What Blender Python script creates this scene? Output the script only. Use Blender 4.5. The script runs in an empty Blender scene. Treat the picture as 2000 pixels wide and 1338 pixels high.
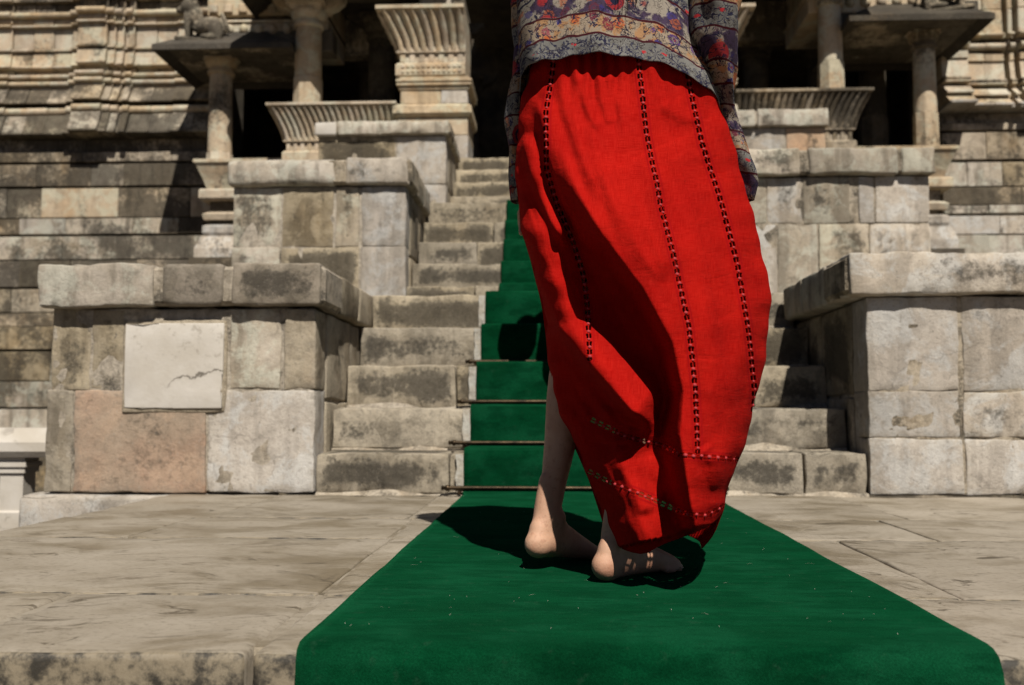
import bpy, bmesh, math, random
from mathutils import Vector, Matrix, noise
R = math.radians
rng = random.Random(7)
scene = bpy.context.scene
col = scene.collection

# ------------------------------------------------------------------ camera
FPX = 1944.0                      # focal length in pixels of a 2000 px wide frame (35 mm)
PITCH = math.atan(136 / FPX)
YAW = math.atan(85 * math.cos(PITCH) / FPX)
CAM_Z = 0.33
cam_d = bpy.data.cameras.new('camera'); cam = bpy.data.objects.new('camera', cam_d); col.objects.link(cam)
cam.location = (0, 0, CAM_Z); cam.rotation_euler = (R(90) + PITCH, 0, YAW)
cam_d.lens = 35; cam_d.sensor_width = 36; cam_d.clip_start = 0.05; cam_d.clip_end = 2000
cam_d.dof.use_dof = True; cam_d.dof.focus_distance = 1.92; cam_d.dof.aperture_fstop = 4.9
scene.camera = cam

# ------------------------------------------------------------------ sky, sun, exposure
SUN_EL, SUN_AZ = R(52), R(17)     # azimuth: to the right of straight behind the camera
world = bpy.data.worlds.new('World'); scene.world = world; world.use_nodes = True
wn = world.node_tree.nodes; wl = world.node_tree.links
sky = wn.new('ShaderNodeTexSky'); sky.sky_type = 'NISHITA'; sky.sun_disc = False
sky.sun_elevation = SUN_EL; sky.sun_rotation = R(180) - SUN_AZ
sky.air_density = 0.22; sky.dust_density = 0.15; sky.ozone_density = 1.0
bg = wn['Background']; bg.inputs['Strength'].default_value = 0.05
wl.new(sky.outputs[0], bg.inputs['Color'])
sd = bpy.data.lights.new('sun', 'SUN'); sd.energy = 5.0; sd.angle = R(0.5); sd.color = (1.0, 0.945, 0.865)
sun = bpy.data.objects.new('sun', sd); col.objects.link(sun)
LDIR = Vector((math.sin(SUN_AZ) * math.cos(SUN_EL), -math.cos(SUN_AZ) * math.cos(SUN_EL), math.sin(SUN_EL)))
sun.rotation_euler = LDIR.to_track_quat('Z', 'Y').to_euler(); sun.location = (3, -4, 8)
vs = scene.view_settings
vs.view_transform = 'Standard'; vs.look = 'None'; vs.gamma = 1.0; vs.use_curve_mapping = False; vs.exposure = 0.5

# ------------------------------------------------------------------ survey helpers (photo measurement -> metres on a known plane)
_fh = Vector((-math.sin(YAW), math.cos(YAW), 0)); _rt = Vector((math.cos(YAW), math.sin(YAW), 0))
_fw = _fh * math.cos(PITCH) + Vector((0, 0, 1)) * math.sin(PITCH)
_up = -_fh * math.sin(PITCH) + Vector((0, 0, 1)) * math.cos(PITCH)
def ray(px, py): return _fw + _rt * ((px - 1000) / FPX) - _up * ((py - 669) / FPX)
def P(px, py, Y):
    d = ray(px, py); s = Y / d.y
    return Vector((d.x * s, Y, CAM_Z + d.z * s))
def PX(px, Y, py=600): return P(px, py, Y).x
def PZ(py, Y, px=1000): return P(px, py, Y).z
def proj(v):
    d = Vector(v) - Vector((0, 0, CAM_Z)); w = d.dot(_fw)
    return 1000 + FPX * d.dot(_rt) / w, 669 - FPX * d.dot(_up) / w
def lerp(a, b, t): return a + (b - a) * t
def sstep(a, b, x):
    t = min(1, max(0, (x - a) / (b - a))); return t * t * (3 - 2 * t)
def table(tb, k, i):
    if k <= tb[0][0]: return tb[0][i]
    for a, b in zip(tb, tb[1:]):
        if k <= b[0]: return lerp(a[i], b[i], (k - a[0]) / (b[0] - a[0]))
    return tb[-1][i]

# ------------------------------------------------------------------ material helpers
def new_mat(name):
    m = bpy.data.materials.new(name); m.use_nodes = True
    nt = m.node_tree
    return m, nt.nodes, nt.links, nt.nodes['Principled BSDF']
ALB = 0.62                                 # the photograph is a bright exposure of fairly dark surfaces
def base(l, g, c, b): l.new(g.mix(1.0, c, (ALB, ALB, ALB), 'MULTIPLY'), b.inputs['Base Color'])
class G:                                   # small node-graph builder
    def __init__(s, n, l): s.n, s.l = n, l
    def _in(s, sock, v):
        if v is None: return
        if isinstance(v, bpy.types.NodeSocket): s.l.new(v, sock)
        else:
            if isinstance(v, (tuple, list)) and len(v) == 3 and sock.type == 'RGBA': v = (*v, 1)
            sock.default_value = v
    def pos(s): return s.n.new('ShaderNodeNewGeometry').outputs['Position']
    def uv(s): return s.n.new('ShaderNodeTexCoord').outputs['UV']
    def rand(s): return s.n.new('ShaderNodeObjectInfo').outputs['Random']
    def attr(s, name):
        a = s.n.new('ShaderNodeAttribute'); a.attribute_name = name; return a.outputs['Fac']
    def scale(s, v, sc, off=(0, 0, 0)):
        m = s.n.new('ShaderNodeMapping'); s._in(m.inputs['Vector'], v); m.inputs['Scale'].default_value = sc
        m.inputs['Location'].default_value = off; return m.outputs[0]
    def noise(s, v, sc, det=4, rough=0.55, dist=0.0, colr=False):
        t = s.n.new('ShaderNodeTexNoise'); s._in(t.inputs['Vector'], v); t.inputs['Scale'].default_value = sc
        t.inputs['Detail'].default_value = det; t.inputs['Roughness'].default_value = rough
        t.inputs['Distortion'].default_value = dist
        return t.outputs['Color' if colr else 'Fac']
    def voro(s, v, sc, feat='F1', out='Distance', rnd=1.0):
        t = s.n.new('ShaderNodeTexVoronoi'); t.feature = feat; s._in(t.inputs['Vector'], v)
        t.inputs['Scale'].default_value = sc; t.inputs['Randomness'].default_value = rnd
        return t.outputs[out]
    def ramp(s, v, a, b, lo=0.0, hi=1.0):
        t = s.n.new('ShaderNodeMapRange'); t.interpolation_type = 'SMOOTHSTEP'
        s._in(t.inputs[0], v); s._in(t.inputs[1], a); s._in(t.inputs[2], b)
        t.inputs[3].default_value = lo; t.inputs[4].default_value = hi; return t.outputs[0]
    def m(s, op, a, b=None, c=None):
        t = s.n.new('ShaderNodeMath'); t.operation = op
        s._in(t.inputs[0], a); s._in(t.inputs[1], b); s._in(t.inputs[2], c); return t.outputs[0]
    def mix(s, f, a, b, mode='MIX'):
        t = s.n.new('ShaderNodeMix'); t.data_type = 'RGBA'; t.blend_type = mode
        s._in(t.inputs[0], f); s._in(t.inputs[6], a); s._in(t.inputs[7], b); return t.outputs[2]
    def sep(s, v):
        t = s.n.new('ShaderNodeSeparateXYZ'); s._in(t.inputs[0], v); return t.outputs
    def comb(s, x, y, z=0.0):
        t = s.n.new('ShaderNodeCombineXYZ'); s._in(t.inputs[0], x); s._in(t.inputs[1], y); s._in(t.inputs[2], z); return t.outputs[0]
    def hsv(s, c, h=0.5, sa=1.0, v=1.0):
        t = s.n.new('ShaderNodeHueSaturation'); s._in(t.inputs['Color'], c); s._in(t.inputs['Hue'], h)
        s._in(t.inputs['Saturation'], sa); s._in(t.inputs['Value'], v); return t.outputs[0]
    def bump(s, h, st, d=0.01, nrm=None):
        t = s.n.new('ShaderNodeBump'); s._in(t.inputs['Height'], h); t.inputs['Strength'].default_value = st
        t.inputs['Distance'].default_value = d; s._in(t.inputs['Normal'], nrm); return t.outputs[0]

def stone(name, c1, c2, dark=(0.05, 0.043, 0.033), lichen=0.3, streak=0.3, warm=0.25, warm_c=(0.36, 0.23, 0.11), sc=1.0, bump=0.5, var=0.3, spots=0.3, mottle=0.5, wear=0.75, core=0.0, crack=0.6):
    m, n, l, b = new_mat(name); g = G(n, l); p = g.pos()
    r = g.rand()
    big = g.noise(p, 2.3 * sc, 4, 0.6)
    c = g.mix(g.ramp(big, 0.35, 0.65), c1, c2)
    warm_f = g.ramp(g.noise(g.scale(p, (1, 1, 0.6), (3, 1, 7)), 2.9 * sc, 5, 0.65), 0.5, 0.72, 0, warm)
    c = g.mix(warm_f, c, warm_c)
    # vertical runs of water staining
    st = g.noise(g.scale(p, (9 * sc, 9 * sc, 1.1 * sc)), 1.0, 5, 0.6)
    c = g.mix(g.m('MULTIPLY', g.ramp(st, 0.47, 0.62), streak), c, g.mix(0.42, dark, c2))
    mot = g.noise(g.scale(p, (1, 1, 1), (5, 9, 4)), 11 * sc, 6, 0.7)
    c = g.mix(g.ramp(mot, 0.46, 0.66, 0.0, mottle), c, g.mix(0.45, dark, c2))
    c = g.mix(g.ramp(g.noise(p, 5.5 * sc, 7, 0.72, 0.5), 0.47, 0.58, 0, 0.5), c, tuple(min(0.68, 1.3 * x) for x in c1))
    # lichen / black crust: patches broken up by fine noise
    patch = g.noise(g.scale(p, (1, 1, 1), (11, 5, 2)), 2.1 * sc, 3, 0.5)
    fine = g.noise(p, 26 * sc, 8, 0.75)
    li = g.m('ADD', g.m('MULTIPLY', patch, 0.60), g.m('MULTIPLY', fine, 0.40))
    li = g.m('ADD', li, g.m('MULTIPLY', g.m('SUBTRACT', r, 0.5), 0.10))
    ew = g.m('MULTIPLY', g.attr('edgew'), g.ramp(g.noise(p, 21 * sc, 5, 0.7), 0.36, 0.56))
    li = g.m('SUBTRACT', li, g.m('MULTIPLY', g.attr('edgew'), 0.10 + core)); li = g.m('SUBTRACT', li, g.m('MULTIPLY', ew, 0.10))
    th = 0.575 - 0.25 * lichen
    c = g.mix(g.ramp(li, th, th + 0.11, 0, 0.82), c, dark)
    c = g.mix(g.m('MULTIPLY', ew, wear * 0.6), c, (0.42, 0.365, 0.28))
    # hairline cracks that wander and stop
    wq = n.new('ShaderNodeVectorMath'); wq.operation = 'MULTIPLY_ADD'; l.new(g.noise(p, 5, 4, 0.6, colr=True), wq.inputs[0]); wq.inputs[1].default_value = (0.22, 0.22, 0.22); l.new(p, wq.inputs[2])
    ck = g.ramp(g.voro(wq.outputs[0], 2.6, 'DISTANCE_TO_EDGE'), 0.004, 0.016, 1, 0)
    c = g.mix(g.m('MULTIPLY', ck, g.ramp(g.noise(p, 3.1, 2), 0.50, 0.58, 0, crack)), c, g.mix(0.6, dark, c))
    gr = g.noise(p, 42 * sc, 6, 0.8)
    c = g.mix(g.ramp(gr, 0.52, 0.66, 0, 0.6 * (spots + 0.2)), c, g.mix(0.35, dark, c2))
    sp = g.noise(p, 95 * sc, 3, 0.7)
    c = g.mix(g.ramp(sp, 0.60, 0.72, 0, spots), c, dark)
    c = g.mix(g.ramp(sp, 0.28, 0.42, 0.35, 0), c, (0.55, 0.50, 0.42))
    c = g.hsv(c, 0.5, g.m('ADD', 0.85, g.m('MULTIPLY', r, 0.3)), g.m('ADD', 1 - var * 0.5, g.m('MULTIPLY', g.m('FRACT', g.m('MULTIPLY', r, 7.31)), var)))
    base(l, g, c, b); b.inputs['Roughness'].default_value = 0.92
    b.inputs['Specular IOR Level'].default_value = 0.2
    h = g.m('ADD', g.m('MULTIPLY', g.noise(p, 14 * sc, 8, 0.7), 1.0), g.m('MULTIPLY', g.noise(p, 120 * sc, 4, 0.7), 0.25))
    l.new(g.bump(h, bump, 0.02), b.inputs['Normal'])
    return m
M = {}
M['ped']    = stone('pedestal_stone', (0.45, 0.38, 0.27), (0.34, 0.27, 0.175), lichen=0.42, streak=0.7, warm=0.35, spots=0.5, mottle=0.6)
M['pale']   = stone('pale_stone', (0.66, 0.59, 0.50), (0.56, 0.485, 0.395), lichen=0.18, streak=0.5, warm=0.14, spots=0.55, mottle=0.4)
M['palew']  = stone('pale_weathered_stone', (0.60, 0.525, 0.43), (0.47, 0.395, 0.29), lichen=0.38, streak=0.75, warm=0.25, mottle=0.5)
M['grey']   = stone('dark_crusted_stone', (0.33, 0.275, 0.21), (0.23, 0.19, 0.135), lichen=0.70, streak=0.3, warm=0.2, core=0.10, sc=1.5)
M['orange'] = stone('pink_sandstone', (0.56, 0.35, 0.215), (0.52, 0.38, 0.25), lichen=0.24, streak=0.25, warm=0.85, warm_c=(0.48, 0.235, 0.11), spots=0.35, mottle=0.35)
M['riser']  = stone('step_stone', (0.47, 0.40, 0.29), (0.35, 0.29, 0.20), lichen=0.88, streak=0.6, warm=0.2, sc=1.6, spots=0.6, core=0.10, mottle=0.6)
M['riser2'] = stone('upper_step_stone', (0.50, 0.425, 0.31), (0.39, 0.325, 0.225), lichen=0.60, streak=0.6, warm=0.2, sc=1.4, spots=0.45, core=0.08)
M['mortar'] = stone('lime_mortar', (0.52, 0.45, 0.35), (0.42, 0.35, 0.255), lichen=0.30, spots=0.6, mottle=0.7, streak=0.4, warm=0.25, sc=3.5)
M['temple'] = stone('temple_stone', (0.70, 0.565, 0.405), (0.60, 0.465, 0.31), lichen=0.05, streak=0.45, warm=0.5, warm_c=(0.54, 0.34, 0.17), sc=0.8, spots=0.25, var=0.22, mottle=0.3)
M['templew']= stone('weathered_temple_stone', (0.54, 0.44, 0.32), (0.38, 0.30, 0.20), lichen=0.62, streak=0.9, warm=0.5, sc=0.9, var=0.4, spots=0.35)
M['lichen'] = stone('lichened_temple_stone', (0.56, 0.47, 0.35), (0.36, 0.295, 0.21), lichen=0.72, streak=0.9, warm=0.3, sc=1.1)
M['eave']   = stone('shade_darkened_eave_stone', (0.085, 0.072, 0.054), (0.06, 0.05, 0.038), lichen=0.5, streak=0.3, warm=0.15)  # shade of the undersides put into the colour by a much darker stone
M['inner']  = stone('shade_darkened_interior_stone', (0.15, 0.125, 0.09), (0.11, 0.09, 0.065), lichen=0.3, streak=0.3, warm=0.2)  # gloom of the hall painted in: darker than the outer temple stone

def slab_mat():
    m, n, l, b = new_mat('landing_slab_stone'); g = G(n, l); p = g.pos(); r = g.rand()
    w = g.noise(p, 1.6, 3, 0.5, colr=True)
    q = g.n.new('ShaderNodeVectorMath'); q.operation = 'MULTIPLY_ADD'; l.new(w, q.inputs[0]); q.inputs[1].default_value = (0.7, 0.55, 0.2); l.new(p, q.inputs[2])
    q = q.outputs[0]
    off = g.comb(g.m('MULTIPLY', r, 9), g.m('MULTIPLY', r, 5), 0.0)
    a = g.n.new('ShaderNodeVectorMath'); l.new(q, a.inputs[0]); l.new(off, a.inputs[1]); q = a.outputs[0]
    s1 = g.noise(g.scale(q, (3.2, 5.5, 4)), 1.0, 8, 0.62, 0.7)
    c = g.mix(g.ramp(s1, 0.38, 0.60), (0.245, 0.198, 0.132), (0.40, 0.345, 0.265))
    c = g.mix(g.ramp(g.noise(p, 1.6, 5, 0.65), 0.44, 0.60, 0, 0.75), c, (0.47, 0.41, 0.325))
    s2 = g.noise(g.scale(q, (7, 17, 8), (2, 8, 0)), 1.0, 7, 0.72, 1.2)
    brk = g.ramp(g.noise(p, 7, 4, 0.65), 0.43, 0.56)
    c = g.mix(g.m('MULTIPLY', g.ramp(s2, 0.52, 0.66, 0, 0.75), brk), c, (0.16, 0.125, 0.082))
    vein = g.noise(g.scale(q, (4.5, 11, 4), (7, 3, 0)), 1.0, 8, 0.74, 2.0)
    c = g.mix(g.m('MULTIPLY', g.ramp(vein, 0.56, 0.64), g.ramp(g.noise(p, 3.0, 3), 0.40, 0.52)), c, (0.13, 0.104, 0.07))
    fine = g.noise(p, 75, 7, 0.8)
    c = g.mix(g.ramp(fine, 0.50, 0.66, 0, 0.5), c, (0.16, 0.128, 0.085))
    c = g.mix(g.ramp(fine, 0.32, 0.42, 0.35, 0), c, (0.50, 0.44, 0.35))
    c = g.hsv(c, 0.5, 1.0, g.m('ADD', 0.90, g.m('MULTIPLY', r, 0.2)))
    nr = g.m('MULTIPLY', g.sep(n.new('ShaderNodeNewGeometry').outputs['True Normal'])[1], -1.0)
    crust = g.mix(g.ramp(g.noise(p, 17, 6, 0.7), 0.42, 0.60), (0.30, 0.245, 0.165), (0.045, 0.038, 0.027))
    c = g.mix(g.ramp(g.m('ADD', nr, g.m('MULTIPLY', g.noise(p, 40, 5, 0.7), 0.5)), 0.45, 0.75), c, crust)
    base(l, g, c, b)
    l.new(g.ramp(s1, 0.3, 0.7, 0.42, 0.7), b.inputs['Roughness']); b.inputs['Specular IOR Level'].default_value = 0.4
    h = g.m('ADD', g.m('MULTIPLY', s1, 0.6), g.m('MULTIPLY', fine, 0.4))
    l.new(g.bump(h, 0.35, 0.012), b.inputs['Normal']); return m
M['slab'] = slab_mat()

def marble_mat():
    m, n, l, b = new_mat('white_marble'); g = G(n, l); p = g.pos()
    w = g.noise(p, 3, 4, 0.6, colr=True)
    q = g.n.new('ShaderNodeVectorMath'); q.operation = 'MULTIPLY_ADD'; l.new(w, q.inputs[0]); q.inputs[1].default_value = (0.35, 0.35, 0.35); l.new(p, q.inputs[2])
    v = g.noise(g.scale(q.outputs[0], (2, 2, 5)), 1.1, 5, 0.55)
    vein = g.ramp(g.m('ABSOLUTE', g.m('SUBTRACT', v, 0.5)), 0.0, 0.016, 1, 0)
    c = g.mix(g.ramp(g.noise(p, 4, 5), 0.35, 0.7), (0.72, 0.665, 0.585), (0.58, 0.515, 0.42))
    c = g.mix(g.m('MULTIPLY', vein, g.ramp(g.noise(p, 4, 2), 0.47, 0.60, 0, 0.55)), c, (0.22, 0.19, 0.15))
    base(l, g, c, b); b.inputs['Roughness'].default_value = 0.6
    l.new(g.bump(g.noise(p, 30, 6, 0.7), 0.2, 0.01), b.inputs['Normal']); return m
M['marble'] = marble_mat()

def panel_mat():
    m, n, l, b = new_mat('veined_marble_panel'); g = G(n, l); p = g.pos(); x, y, z = g.sep(p)
    c = g.mix(g.ramp(g.noise(p, 5, 5), 0.35, 0.65), (0.74, 0.685, 0.605), (0.63, 0.57, 0.48))
    bl = g.m('MULTIPLY', g.ramp(g.noise(p, 22, 5, 0.7), 0.54, 0.66), g.ramp(z, 0.48, 0.58))
    c = g.mix(g.m('MULTIPLY', bl, 0.6), c, (0.36, 0.315, 0.25))
    wig = g.m('MULTIPLY', g.m('SUBTRACT', g.noise(p, 16, 5, 0.6), 0.5), 0.10)
    dz = g.m('ABSOLUTE', g.m('ADD', wig, g.m('SUBTRACT', z, g.m('MULTIPLY_ADD', x, 0.27, 0.868))))
    vn = g.m('MULTIPLY', g.ramp(dz, 0.001, 0.006, 1, 0), g.ramp(g.noise(p, 9, 3), 0.36, 0.5))
    c = g.mix(g.m('MULTIPLY', vn, g.ramp(x, -1.62, -1.52)), c, (0.19, 0.165, 0.13))
    base(l, g, c, b); b.inputs['Roughness'].default_value = 0.55
    l.new(g.bump(g.noise(p, 30, 6, 0.7), 0.2, 0.01), b.inputs['Normal']); return m
M['panel'] = panel_mat()
def carpet_mat():
    m, n, l, b = new_mat('green_carpet'); g = G(n, l); p = g.pos()
    c = g.mix(g.ramp(g.noise(g.scale(p, (3, 8, 8)), 1.5, 5, 0.65), 0.3, 0.7), (0.0025, 0.046, 0.016), (0.003, 0.073, 0.026))
    c = g.mix(g.ramp(g.noise(g.scale(p, (1, 1, 1), (3, 0, 0)), 5.5, 5, 0.6), 0.45, 0.62, 0, 0.5), c, (0.009, 0.105, 0.044))
    c = g.mix(g.ramp(g.noise(g.scale(p, (9, 34, 20), (1, 4, 0)), 1.0, 5, 0.7), 0.46, 0.62, 0, 0.5), c, (0.001, 0.028, 0.010))
    c = g.mix(g.ramp(g.noise(p, 38, 4, 0.7), 0.58, 0.72, 0, 0.35), c, (0.03, 0.09, 0.05))
    f = g.noise(p, 420, 3, 0.8)
    c = g.mix(g.ramp(f, 0.35, 0.7), g.mix(0.45, c, (0, 0, 0)), c)
    base(l, g, c, b); b.inputs['Roughness'].default_value = 1.0; b.inputs['Specular IOR Level'].default_value = 0.0
    b.inputs['Sheen Weight'].default_value = 0.12; b.inputs['Sheen Tint'].default_value = (0.05, 0.5, 0.2, 1)
    h = g.m('ADD', f, g.m('MULTIPLY', g.noise(g.scale(p, (20, 60, 60)), 1.0, 4), 1.2))
    l.new(g.bump(h, 0.55, 0.004), b.inputs['Normal']); return m
M['carpet'] = carpet_mat()
def simple(name, c, rough=0.6, metal=0.0, spec=0.5, nsc=60, amt=0.25):
    m, n, l, b = new_mat(name); g = G(n, l)
    k = g.noise(g.pos(), nsc, 4, 0.6)
    base(l, g, g.mix(g.ramp(k, 0.3, 0.7), tuple(x * (1 - amt) for x in c), tuple(min(1, x * (1 + amt)) for x in c)), b)
    b.inputs['Roughness'].default_value = rough; b.inputs['Metallic'].default_value = metal; b.inputs['Specular IOR Level'].default_value = spec
    return m
M['rod'] = simple('tarnished_brass', (0.055, 0.036, 0.018), 0.42, 0.8, nsc=25, amt=0.6)
M['paint'] = stone('white_limewash', (0.62, 0.57, 0.48), (0.52, 0.46, 0.37), lichen=0.1, streak=0.2, warm=0.1, sc=2.5)
M['lint'] = simple('pale_lint', (0.5, 0.5, 0.42), 0.9)
M['ground'] = stone('courtyard_stone', (0.30, 0.25, 0.18), (0.24, 0.195, 0.135), lichen=0.3, streak=0.0, sc=0.4)

# ------------------------------------------------------------------ mesh helpers
def make(name, verts, faces, mat, parent=None, smooth=False, recalc=True, uvs=None):
    """One mesh object; vertices are given in world metres, the origin goes to the base of the piece."""
    xs = [v[0] for v in verts]; ys = [v[1] for v in verts]; zs = [v[2] for v in verts]
    o = Vector(((min(xs) + max(xs)) / 2, (min(ys) + max(ys)) / 2, min(zs)))
    me = bpy.data.meshes.new(name)
    me.from_pydata([(v[0] - o.x, v[1] - o.y, v[2] - o.z) for v in verts], [], faces)
    if recalc:
        bm = bmesh.new(); bm.from_mesh(me); bmesh.ops.recalc_face_normals(bm, faces=bm.faces); bm.to_mesh(me); bm.free()
    if smooth:
        me.polygons.foreach_set('use_smooth', [True] * len(me.polygons)); me.set_sharp_from_angle(angle=R(48))
    me.materials.append(M[mat] if isinstance(mat, str) else mat)
    ob = bpy.data.objects.new(name, me); col.objects.link(ob)
    if parent is not None:
        ob.parent = parent; ob.location = o - wloc(parent)
    else: ob.location = o
    return ob
def wloc(o):
    v = Vector(o.location)
    while o.parent: o = o.parent; v += Vector(o.location)
    return v
def thing(name, loc, label, cat, group=None):
    o = bpy.data.objects.new(name, None); col.objects.link(o); o.location = loc; o.empty_display_size = 0.1
    tag(o, label, cat, group); return o
def tag(o, label, cat, group=None):
    o['label'] = label; o['category'] = cat
    if group: o['group'] = group
    return o
def chamfer(lo, hi, c=0.008, j=0.004, r=rng):
    """Chamfered block with slightly wandering corners: 24 vertices, 44 triangles."""
    c = min(c, 0.3 * min(hi[i] - lo[i] for i in range(3)))
    V = []; idx = {}
    for sx in (0, 1):
        for sy in (0, 1):
            for sz in (0, 1):
                s = (sx, sy, sz); jj = [r.uniform(-j, j) for _ in range(3)]
                for ax in range(3):
                    p = []
                    for k in range(3):
                        e = hi[k] if s[k] else lo[k]
                        if k != ax: e += -c if s[k] else c
                        p.append(e + jj[k])
                    idx[s, ax] = len(V); V.append(p)
    F = []
    for ax in range(3):
        a, b = [k for k in range(3) if k != ax]
        for s in (0, 1):
            q = []
            for (u, v) in ((0, 0), (1, 0), (1, 1), (0, 1)):
                t = [0, 0, 0]; t[ax] = s; t[a] = u; t[b] = v; q.append(idx[tuple(t), ax])
            F.append(q)
        for u in (0, 1):
            for v in (0, 1):
                t0 = [0, 0, 0]; t1 = [0, 0, 0]; t0[a] = t1[a] = u; t0[b] = t1[b] = v; t1[ax] = 1
                t0, t1 = tuple(t0), tuple(t1)
                F.append([idx[t0, a], idx[t1, a], idx[t1, b], idx[t0, b]])
    for sx in (0, 1):
        for sy in (0, 1):
            for sz in (0, 1):
                s = (sx, sy, sz); F.append([idx[s, 0], idx[s, 1], idx[s, 2]])
    return V, F
def block(name, lo, hi, mat, parent, c=0.008, j=0.004):
    V, F = chamfer(lo, hi, c, j); return make(name, V, F, mat, parent)
def rough(name, lo, hi, mat, parent, c=0.012, step=0.05, amp=0.006, fr=7.0, seed=0.0, warp=None, wob=0.6, chip=0.030):
    """Worn block: rounded edges and faces that undulate."""
    c = min(c, 0.4 * min(hi[i] - lo[i] for i in range(3)))
    ax = []
    for k in range(3):
        L = hi[k] - lo[k] - 2 * c; nn = max(1, int(L / step))
        ax.append([lo[k], lo[k] + 0.35 * c] + [lo[k] + c + L * i / nn for i in range(nn + 1)] + [hi[k] - 0.35 * c, hi[k]])
    V = []; F = []; idx = {}; EW = []
    def vid(i, j, k):
        key = (i, j, k)
        if key in idx: return idx[key]
        q = Vector((ax[0][i], ax[1][j], ax[2][k]))
        inn = Vector([min(max(q[t], lo[t] + c), hi[t] - c) for t in range(3)])
        d = q - inn
        if d.length > 1e-9: q = inn + d.normalized() * c
        s = Vector((seed * 3.1, seed * 1.7, seed))
        nv = noise.noise_vector(q * fr + s) * amp + noise.noise_vector(q * fr * 4.1 + s) * amp * 0.35 + noise.noise_vector(q * 3.7 + s * 1.3) * amp * wob
        ds = sorted(min(ax[t][(i, j, k)[t]] - lo[t], hi[t] - ax[t][(i, j, k)[t]]) for t in range(3)); e_ = math.exp(-ds[1] / 0.016)
        if d.length > 1e-9:                       # chipped arrises
            cn = noise.noise(q * 11 + s) + 0.5 * noise.noise(q * 29 + s)
            q = q - d.normalized() * chip * e_ * max(0.0, cn - 0.05)
        q = q + nv
        if warp: q = warp(q)
        EW.append(math.exp(-ds[1] / 0.022))
        idx[key] = len(V); V.append(q); return idx[key]
    n = [len(a) for a in ax]
    for (a, b, f) in ((0, 1, 2), (0, 2, 1), (1, 2, 0)):
        for s in (0, n[f] - 1):
            for i in range(n[a] - 1):
                for j in range(n[b] - 1):
                    q = []
                    for (u, v) in ((i, j), (i + 1, j), (i + 1, j + 1), (i, j + 1)):
                        t = [0, 0, 0]; t[a] = u; t[b] = v; t[f] = s; q.append(vid(*t))
                    F.append(q)
    ob = make(name, V, F, mat, parent, smooth=True)
    at = ob.data.attributes.new('edgew', 'FLOAT', 'POINT'); at.data.foreach_set('value', EW)
    return ob
def prism_x(name, x0, x1, prof, mat, parent, smooth=False):
    """Profile of (y, z) points run along X."""
    n = len(prof); V = [(x0, y, z) for y, z in prof] + [(x1, y, z) for y, z in prof]
    F = [[i, (i + 1) % n, n + (i + 1) % n, n + i] for i in range(n)] + [list(range(n)), list(range(n, 2 * n))]
    return make(name, V, F, mat, parent)
def loft(name, x0, x1, y0, y1, prof, mat, parent, smooth=False, mx=(1, 1)):
    """Rectangle grown outwards by o at height z: moulded plinths, caps, slabs."""
    V = []; F = []
    for z, o in prof: V += [(x0 - o * mx[0], y0 - o, z), (x1 + o * mx[1], y0 - o, z), (x1 + o * mx[1], y1 + o, z), (x0 - o * mx[0], y1 + o, z)]
    for i in range(len(prof) - 1):
        for k in range(4): F.append([4 * i + k, 4 * i + (k + 1) % 4, 4 * i + 4 + (k + 1) % 4, 4 * i + 4 + k])
    F.append([0, 1, 2, 3]); e = 4 * (len(prof) - 1); F.append([e, e + 1, e + 2, e + 3])
    return make(name, V, F, mat, parent, smooth)
def ring(name, cx, cy, prof, sides, mat, parent, rot=0.0, smooth=True):
    """Turned (or polygonal) piece from (z, radius)."""
    V = []; F = []
    for z, r in prof:
        for k in range(sides):
            a = rot + 2 * math.pi * k / sides; V.append((cx + r * math.cos(a), cy + r * math.sin(a), z))
    for i in range(len(prof) - 1):
        for k in range(sides): F.append([i * sides + k, i * sides + (k + 1) % sides, (i + 1) * sides + (k + 1) % sides, (i + 1) * sides + k])
    F.append(list(range(sides))); F.append(list(range((len(prof) - 1) * sides, len(prof) * sides)))
    return make(name, V, F, mat, parent, smooth)
# ================================================================== SETTING
def sheet(name, x0, x1, y0, y1, z, mat, n=1):
    o = make(name, [(x0, y0, z), (x1, y0, z), (x1, y1, z), (x0, y1, z)], [[0, 1, 2, 3]], mat); o['kind'] = 'structure'; return o
GZ = -1.15
sheet('ground', -400, 400, -400, 400, GZ, 'ground')

# ---- stair geometry: five-step flights (front Y, top Z of each step)
YS = [4.0, 4.28, 4.58, 4.88, 5.15, 6.40, 6.67, 6.94, 7.21, 7.46, 8.75, 9.02, 9.29, 9.56, 9.80]
ZS = [0.170, 0.348, 0.547, 0.749, 0.945, 1.150, 1.335, 1.530, 1.722, 1.925, 2.12, 2.315, 2.51, 2.70, 2.88]
XL, XR = -0.973, 1.235            # inner sides of the pedestals
FRONT = 1.38                      # front edge of the landing

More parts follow.
